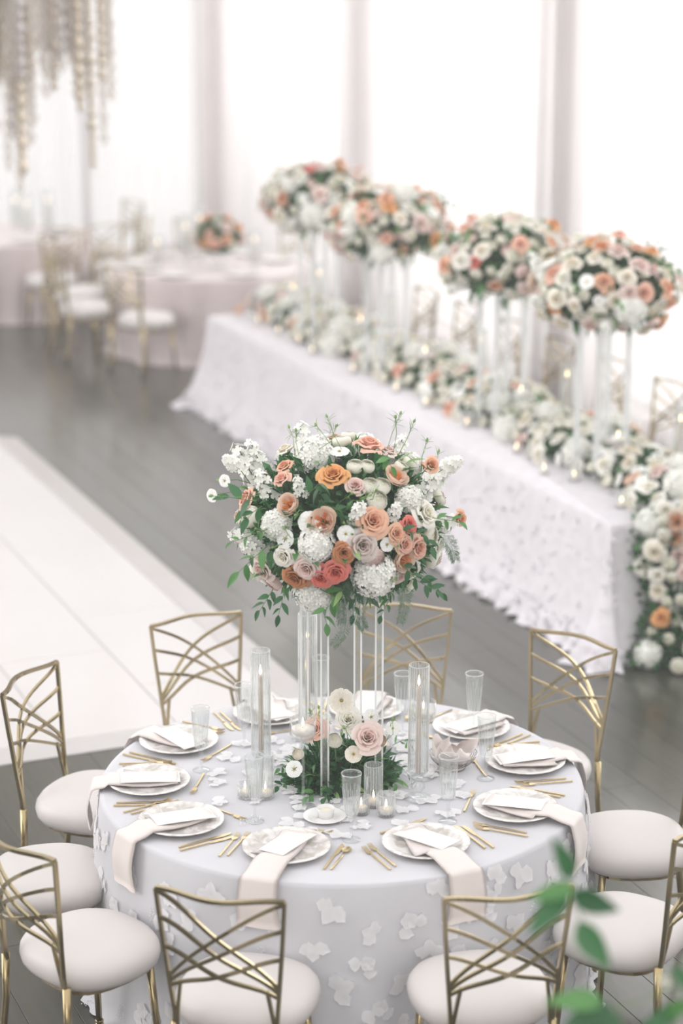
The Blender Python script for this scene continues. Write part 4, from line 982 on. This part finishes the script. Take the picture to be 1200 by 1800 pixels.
# flower runner
RN = thing('floral_runner', 'long flower runner lying along the back of the head table', 'flower arrangement', AB(0, 0, .763), RA)
rg = random.Random(8); CB, HWD, RH = 3.30, .30, .17
PALR = [(k, c) for k, c, n in (('rose', 'white', 9), ('ran', 'ranw', 10), ('hyd', 'pure', 5), ('rose', 'cream', 4), ('rose2', 'blush', 3), ('rose', 'pinkpeach', 1), ('rose', 'apricot', 1), ('open', 'pure', 4), ('juliet', 'juliet', 1)) for _ in range(n)]
placed = []; cnts = {}
def run_pt(a, ph):
    wv = 1+.12*sin(a*5)+.1*sin(a*11+1); return Vector((CB-HWD*cos(ph)*wv, a, .012+RH*sin(ph)*wv)), Vector((-cos(ph), 0, sin(ph)+.15))
tr_ = 0
while tr_ < 9000:
    tr_ += 1; a = rg.uniform(HA0+.02, HA1-.05); ph = rg.uniform(.12, 2.5); p, d = run_pt(a, ph); k, c_ = rg.choice(PALR); R = SIZ[k]*rg.uniform(.9, 1.2)*1.18; p.z = max(p.z, R*.6)
    if any(abs(p.y-q.y) < .2 and (p-q).length < (R+r2)*.86 for q, r2 in placed): continue
    if cnts.get(NAME[k], 0) >= 285: continue
    cnts[NAME[k]] = cnts.get(NAME[k], 0)+1
    bloom(RN, k, c_, p, (d+Vector([rg.uniform(-.35, .35) for _ in range(3)])).normalized(), R, rg); placed.append((p, R))
    if len(placed) > 560: break
def run_fn():
    p, d = run_pt(rg.uniform(HA0+.02, HA1-.05), rg.uniform(.05, 3.0)); q = rg.uniform(.55, .85); return Vector((CB+(p.x-CB)*q, p.y, .006+p.z*q)), d
fuzz(RN, run_fn, 4500, rg, .055); fuzz(RN, run_fn, 1800, rg, .055, 'leafm')
for i in range(130):
    p, d = run_fn(); put_leaf(RN, p, d+Vector([rg.uniform(-.8, .8) for _ in range(3)]), rg.uniform(.05, .09), rg.choice(('d', 'm', 'l', 'd')), rg.uniform(-.5, .5))
core = [(CB+HWD*.75*-cos(ph), .004+RH*.7*sin(ph)) for ph in [pi*i/8 for i in range(9)]]
ob('foliage_core', MB().add([(x, y, z) for y in (HA0+.06, HA1-.06) for x, z in core], [(i, i+9, i+10, i+1) for i in range(8)]+[tuple(range(9)), tuple(range(17, 8, -1))]).mesh('foliage_core', M['foam'], False), RN)
# cascade over the near end
RN2 = RN; RN = thing('floral_cascade', 'flower cascade falling from the near end of the head table to the floor', 'flower arrangement', AB(0, 0, .763), RA)
def cas_pt(q, s_):   # q 0 top .. 1 floor, s_ -1..1 across
    z = .10-.86*q; wv = .30+.06*sin(q*7)+.10*q; return Vector((3.24+s_*wv-.05*q, HA0-.05-.20*q-.14*(1-s_*s_)*(.6+.6*q), z)), Vector((s_*.8, -1, .25))
n = 0; placed = []; tr_ = 0
while n < 150 and tr_ < 12000:
    tr_ += 1; q, s_ = rg.uniform(0, 1)**1.1, rg.uniform(-1, 1); p, d = cas_pt(q, s_); k, c_ = rg.choice(PALR+[('rose', 'coral'), ('rose', 'apricot'), ('juliet', 'juliet')]); R = SIZ[k]*rg.uniform(.9, 1.35)
    p += Vector((0, rg.uniform(-.05, .05), rg.uniform(-.02, .02))); p.z = max(p.z, -.763+R*.8+.01)
    if any((p-b2).length < (R+r2)*(.74+.40*q*q) for b2, r2 in placed): continue
    bloom(RN, k, c_, p, (d+Vector([rg.uniform(-.3, .3) for _ in range(3)])).normalized(), R, rg); placed.append((p, R)); n += 1
def cas_fn():
    q, s_ = rg.uniform(0, 1)**.7, rg.uniform(-1.1, 1.1); p, d = cas_pt(q, s_); p.y += rg.uniform(.02, .14); p.z = max(p.z, -.73); return p, d
fuzz(RN, cas_fn, 2600, rg, .06); fuzz(RN, cas_fn, 900, rg, .055, 'leafm')
for i in range(60):
    q, s_ = rg.uniform(.3, 1), rg.uniform(-1.1, 1.1); p, d = cas_pt(q, s_); p.z = max(p.z, -.72); put_leaf(RN, p, d+Vector((rg.uniform(-.8, .8), rg.uniform(-.3, .3), rg.uniform(0, .5))), rg.uniform(.05, .08), rg.choice('dm'), 0)
# tall arrangements on the head table
HT = [(1065, 505, 12.5, 'nearest the right edge, front of the head table'), (885, 455, 13.6, 'second from the right on the head table'), (680, 395, 15.1, 'third from the right on the head table, above the centrepiece'), (560, 350, 16.2, 'farthest left and most distant on the head table')]
legs2 = [(.11, -.09), (.09, .11), (-.11, .09), (-.09, -.11)]
for i, (px, py, d, lab) in enumerate(HT):
    P = at_d(px, py, d); root = thing('tall_floral_centrepiece', 'blurred flower dome, '+lab, 'flower arrangement', (P.x, P.y, .763), RA, 'tall flower domes on the head table')
    h = P.z-.763; stand(root, h-.2, legs2); ball(root, h, .40, .26, [], 125, 60, 40+i, .66, lsz=.085)
    rr = random.Random(i)
    for k in range(9):
        a = rr.uniform(0, 6.28); s0 = Vector((.28*cos(a), .28*sin(a), h+rr.uniform(-.15, .2))); sprig(root, [s0, s0+Vector((.08*cos(a), .08*sin(a), .03)), s0+Vector((.16*cos(a), .16*sin(a), rr.uniform(-.05, .1)))], 5, .055, rr.choice('dm'), rr)
# votives and floating candles along the front edge of the head table
grp = 'candles along the front edge of the head table'
k = 0
ORD = ['first', 'second', 'third', 'fourth', 'fifth', 'sixth', 'seventh', 'eighth', 'ninth', 'tenth', 'eleventh', 'twelfth', 'thirteenth', 'fourteenth']
for a, b, r, h in [(2.98, 2.90, .035, .10), (3.58, 2.93, .035, .12), (3.78, 2.84, .028, .06), (4.15, 2.96, .035, .10), (4.29, 2.92, .028, .06), (5.0, 2.93, .03, .12), (5.35, 2.96, .03, .06), (5.62, 2.93, .035, .10), (6.1, 2.93, .03, .07), (6.78, 2.90, .032, .09), (7.5, 2.88, .032, .09), (7.9, 2.93, .03, .06), (8.3, 2.92, .03, .07), (8.75, 2.92, .032, .09)]:
    P = AB(a, b); votive(P.x, P.y, r, h, 'glass votive, %s from the near end of the head table' % ORD[k], .763, 'fluted', grp); k += 1
for j, (a, b, h) in enumerate([(3.25, 3.02, .36), (4.5, 3.05, .36), (5.9, 3.05, .34), (7.0, 3.05, .36), (8.4, 3.08, .36)]):
    P = AB(a, b); s_ = TZ; floater(P.x, P.y, h, 'stemmed glass among the head table flowers, %s from the near end' % ORD[j])
for j, (a, b) in enumerate([(4.6, 3.42), (5.8, 3.42), (7.3, 3.42), (8.7, 3.42), (3.3, 3.45)]):
    P = AB(a, b); hurricane(P.x, P.y, 0, .42, .036, 'tall ribbed glass tube behind the head table flowers, spot %s from far left' % ORD[[3, 2, 1, 0, 4][j]], 'taper candle in the ribbed tube behind the head table flowers, %s from far left' % ORD[[3, 2, 1, 0, 4][j]], .33, False)
# chairs behind the head table
for j in range(8):
    P = AB(3.35+j*.76, 4.06); chair_at((P.x, P.y, 0), math.degrees(RA)+180, 'gold lattice chair behind the head table, %s from the right end' % ORD[j], 'gold chairs behind the head table')

# ------------------------------------------------------------ far tables
def far_table(c, lab, m, seed):
    round_table((c[0], c[1], 0), 'round table under the '+lab, TR-.07)
    cc = Cloth(TR-.05, (9, 16, 23), .03, seed, .05, .02); cc.build('tablecloth', m, lab, 'tablecloth', (c[0], c[1], 0), 200)
T2 = (-1.20, 12.05); far_table(T2, 'mauve satin cloth hanging in folds on the far round table', M['mauve'], 2.)
T3 = (-3.35, 14.0); far_table(T3, 'pale mauve cloth on the farthest round table at left edge', M['mauve'], 5.)
G2 = 'gold chairs at the far mauve table'
FC = [(246, 1.20, -14, 'gold chair with round white seat in front of the far mauve table'), (208, 1.20, 0, 'gold chair left of the far mauve table, the nearer of two'), (172, 1.21, 0, 'gold chair left of the far mauve table, the farther of two'),
  (134, 1.25, 0, 'faint gold chair behind the far mauve table, at left'), (98, 1.3, 0, 'faint gold chair behind the far mauve table, at centre'), (60, 1.3, 0, 'faint gold chair behind the far mauve table, right of its flowers')]
for ang, r, tw, lab in FC:
    a = math.radians(ang); chair_at((T2[0]+r*cos(a), T2[1]+r*sin(a), 0), ang+180+tw, lab, G2)
for ang, lab in ((250, 'gold chair in front of the farthest table at the left picture edge'), (300, 'gold chair right of the farthest table, its white seat before the cloth'), (345, 'faint gold chair right side of the farthest table'), (35, 'faint gold chair behind the farthest table')):
    a = math.radians(ang); chair_at((T3[0]+1.2*cos(a), T3[1]+1.2*sin(a), 0), ang+180, lab, 'gold chairs at the farthest table')
FA = thing('low_floral_centrepiece', 'low orange and cream flower bowl on the far mauve table', 'flower arrangement', (-1.10, 11.93, .763))
ob('vase', MB().lathe([(.0005, .001), (.07, .001), (.05, .03), (.10, .12), (.105, .14), (.0005, .13)], 24).mesh('vase', M['ceramic']), FA)
PALW_ = PALW; PALW = [(k, c) for k, c, n in (('rose', 'apricot', 4), ('rose', 'peach', 5), ('rose2', 'pinkpeach', 5), ('rose', 'cream', 4), ('rose', 'blush', 4), ('ran', 'ranw', 3)) for _ in range(n)]
ball(FA, .29, .20, .16, [], 30, 34, 90, .85, lsz=.07); PALW = PALW_
for j, (x, y, h, lab) in enumerate([(-1.42, 12.2, .40, 'left of the orange flowers'), (-1.30, 12.35, .47, 'just behind the orange flowers'), (-.78, 11.85, .30, 'right of the orange flowers'), (-1.65, 11.9, .25, 'near the left rim')]):
    hurricane(x, y, 0, h, .05, 'tall candle glass on the far mauve table, '+lab, 'candle in the far table glass, '+lab, h*.7, False)
for j, ang in enumerate((246, 208, 172, 134, 98, 60, 20, 300)):
    a = math.radians(ang); p = (T2[0]+.66*cos(a), T2[1]+.66*sin(a), .763); tag(ob('charger_plate', plate_me, None, loc=p), 'pale charger plate on the far mauve table, %s clockwise from the nearest chair' % ORD[j], 'plate', 'far table plates')
for j, ang in enumerate((246, 300, 350, 200, 35)):
    a = math.radians(ang); p = (T3[0]+.62*cos(a), T3[1]+.62*sin(a), .763); tag(ob('charger_plate', plate_me, None, loc=p), 'pale charger plate on the farthest table, %s counted from the camera side' % ORD[j], 'plate', 'farthest table plates')
for j, (dx, dy) in enumerate(((.25, -.1), (.42, .2), (.1, .2))): hurricane(T3[0]+dx, T3[1]+dy, 0, .36, .055, 'candle glass on the farthest table, %s from the right' % ORD[[1, 0, 2][j]], 'candle in the farthest table glass, %s from the right' % ORD[[1, 0, 2][j]], .25, False)

# ------------------------------------------------------------ crystal chandelier at top left
CHC = Vector((-3.42, 8.6, 0)); CT = 4.45
CD = thing('crystal_chandelier', 'large cascading crystal chandelier of hanging strands at top left', 'chandelier', (CHC.x, CHC.y, CT))
ob('ceiling_plate', MB().lathe([(.0005, .04), (1.8, .04), (1.82, .02), (1.8, 0), (.0005, 0)], 40).mesh('ceiling_plate', M['crystal_grey']), CD)
ob('hanging_rod', MB().bar([(0, 0, .03), (0, 0, 2.2)], .05, seg=8).mesh('hanging_rod', M['wire']), CD)
rg = random.Random(3)
for i in range(295):
    a = rg.uniform(0, 6.28); r = 1.78*math.sqrt(rg.uniform(0, 1)); x, y = r*cos(a), r*sin(a)
    L = 1.62+.35*(1-r/1.78)*rg.random()+rg.uniform(-.2, .25)
    if rg.random() < .10: L += rg.uniform(.3, .85)
    mb = MB(); z = 0; mb.bar([(x, y, 0), (x, y, -L)], .003, seg=3)
    while z < L:
        s_ = rg.uniform(.04, .07); z += s_*1.2
        if z > .35: c_ = Vector((x, y, -z)); mb.add([c_+Vector(d)*s_ for d in ((.7, 0, 0), (-.7, 0, 0), (0, .7, 0), (0, -.7, 0), (0, 0, 1.2), (0, 0, -1.2))], [(0, 2, 4), (2, 1, 4), (1, 3, 4), (3, 0, 4), (2, 0, 5), (1, 2, 5), (3, 1, 5), (0, 3, 5)])
        z += s_*.35
    ob('crystal_strand', mb.mesh('crystal_strand', M[rg.choice(('crystal', 'crystal', 'crystal', 'crystal_warm', 'crystal_grey'))], False), CD)
for i in range(14):
    a = rg.uniform(0, 6.28); r = 1.7*rg.random()**.5; ob('bulb', MB().lathe([(.0005, -.05), (.025, -.035), (.032, 0), (.015, .04), (.0005, .06)], 10, mat=Matrix.Translation((r*cos(a), r*sin(a), -rg.uniform(.6, 1.2)))).mesh('bulb', M['bulb']), CD)

# ------------------------------------------------------------ neighbouring table just below the frame with its own tall flowers
NT = (1.38, -3.15)
round_table((NT[0], NT[1], 0), 'round table just below the frame at lower right')
Cloth(seed=3.).build('tablecloth', M['cloth'], 'pale blue cloth on the table just below the lower right edge', 'tablecloth', (NT[0], NT[1], 0), 160)
NF = thing('tall_floral_centrepiece', 'out-of-focus leafy flower sprays reaching in at the lower right corner', 'flower arrangement', (NT[0], NT[1], TZ))
stand(NF, .68, legs2); ball(NF, .86, .34, .26, [], 45, 40, 71, .9)
rg = random.Random(6); nb = Vector((NT[0], NT[1], TZ))
def fg(px, py, d): return at_d(px, py, d)-nb
for pts, nm in (([(1230, 1720), (1120, 1760), (1010, 1800)], 1), ([(1110, 1830), (1040, 1660), (1000, 1560), (985, 1490)], 2), ([(1240, 1700), (1190, 1760), (1130, 1800)], 3), ([(1250, 1640), (1195, 1700), (1165, 1720)], 4)):
    ob('stem', MB().bar([fg(x, y, 4.75) for x, y in pts], .004, seg=6).mesh('stem', M['stem']), NF)
for (x0, y0), (x1, y1), kd in [((1003, 1545), (985, 1490), 'd'), ((1000, 1565), (940, 1625), 'd'), ((1005, 1570), (1072, 1598), 'big'), ((1015, 1620), (1060, 1690), 'big'), ((1010, 1560), (950, 1570), 'm'), ((1075, 1770), (1000, 1800), 'd'), ((1060, 1760), (985, 1755), 'm'), ((1190, 1780), (1140, 1800), 'd'), ((1090, 1790), (1020, 1815), 'big'), ((1185, 1700), (1215, 1740), 'd'), ((1160, 1780), (1210, 1770), 'm')]:
    a_, b_ = fg(x0, y0, 4.75), fg(x1, y1, 4.7); put_leaf(NF, a_, b_-a_, (b_-a_).length*1.15, kd, .3, Vector((0, -1, .5)))
p = fg(1168, 1728, 4.75); ob('rose_bud', bloom_me('bud', 'white'), NF, TRS(p, frame_to(Vector((0, -.5, 1))), .022))

# ------------------------------------------------------------ added scattering volume imitating lens flare and washed-out depth
hm = bpy.data.materials.new('flare_veil'); hm.use_nodes = True; ht = hm.node_tree; ht.nodes.clear()
ho = ht.nodes.new('ShaderNodeOutputMaterial'); hv = ht.nodes.new('ShaderNodeVolumeScatter'); hv.inputs['Density'].default_value = .0065; hv.inputs['Anisotropy'].default_value = .2
hv.inputs['Color'].default_value = (1, .99, .98, 1); ht.links.new(hv.outputs[0], ho.inputs['Volume'])
hz = ob('flare_veil', MB().box(-8.5, WB-.3, -10.9, WA-.3, .03, 5.1).mesh('flare_veil', hm, False), None, ROOM); hz['kind'] = 'structure'
bpy.context.view_layer.update()
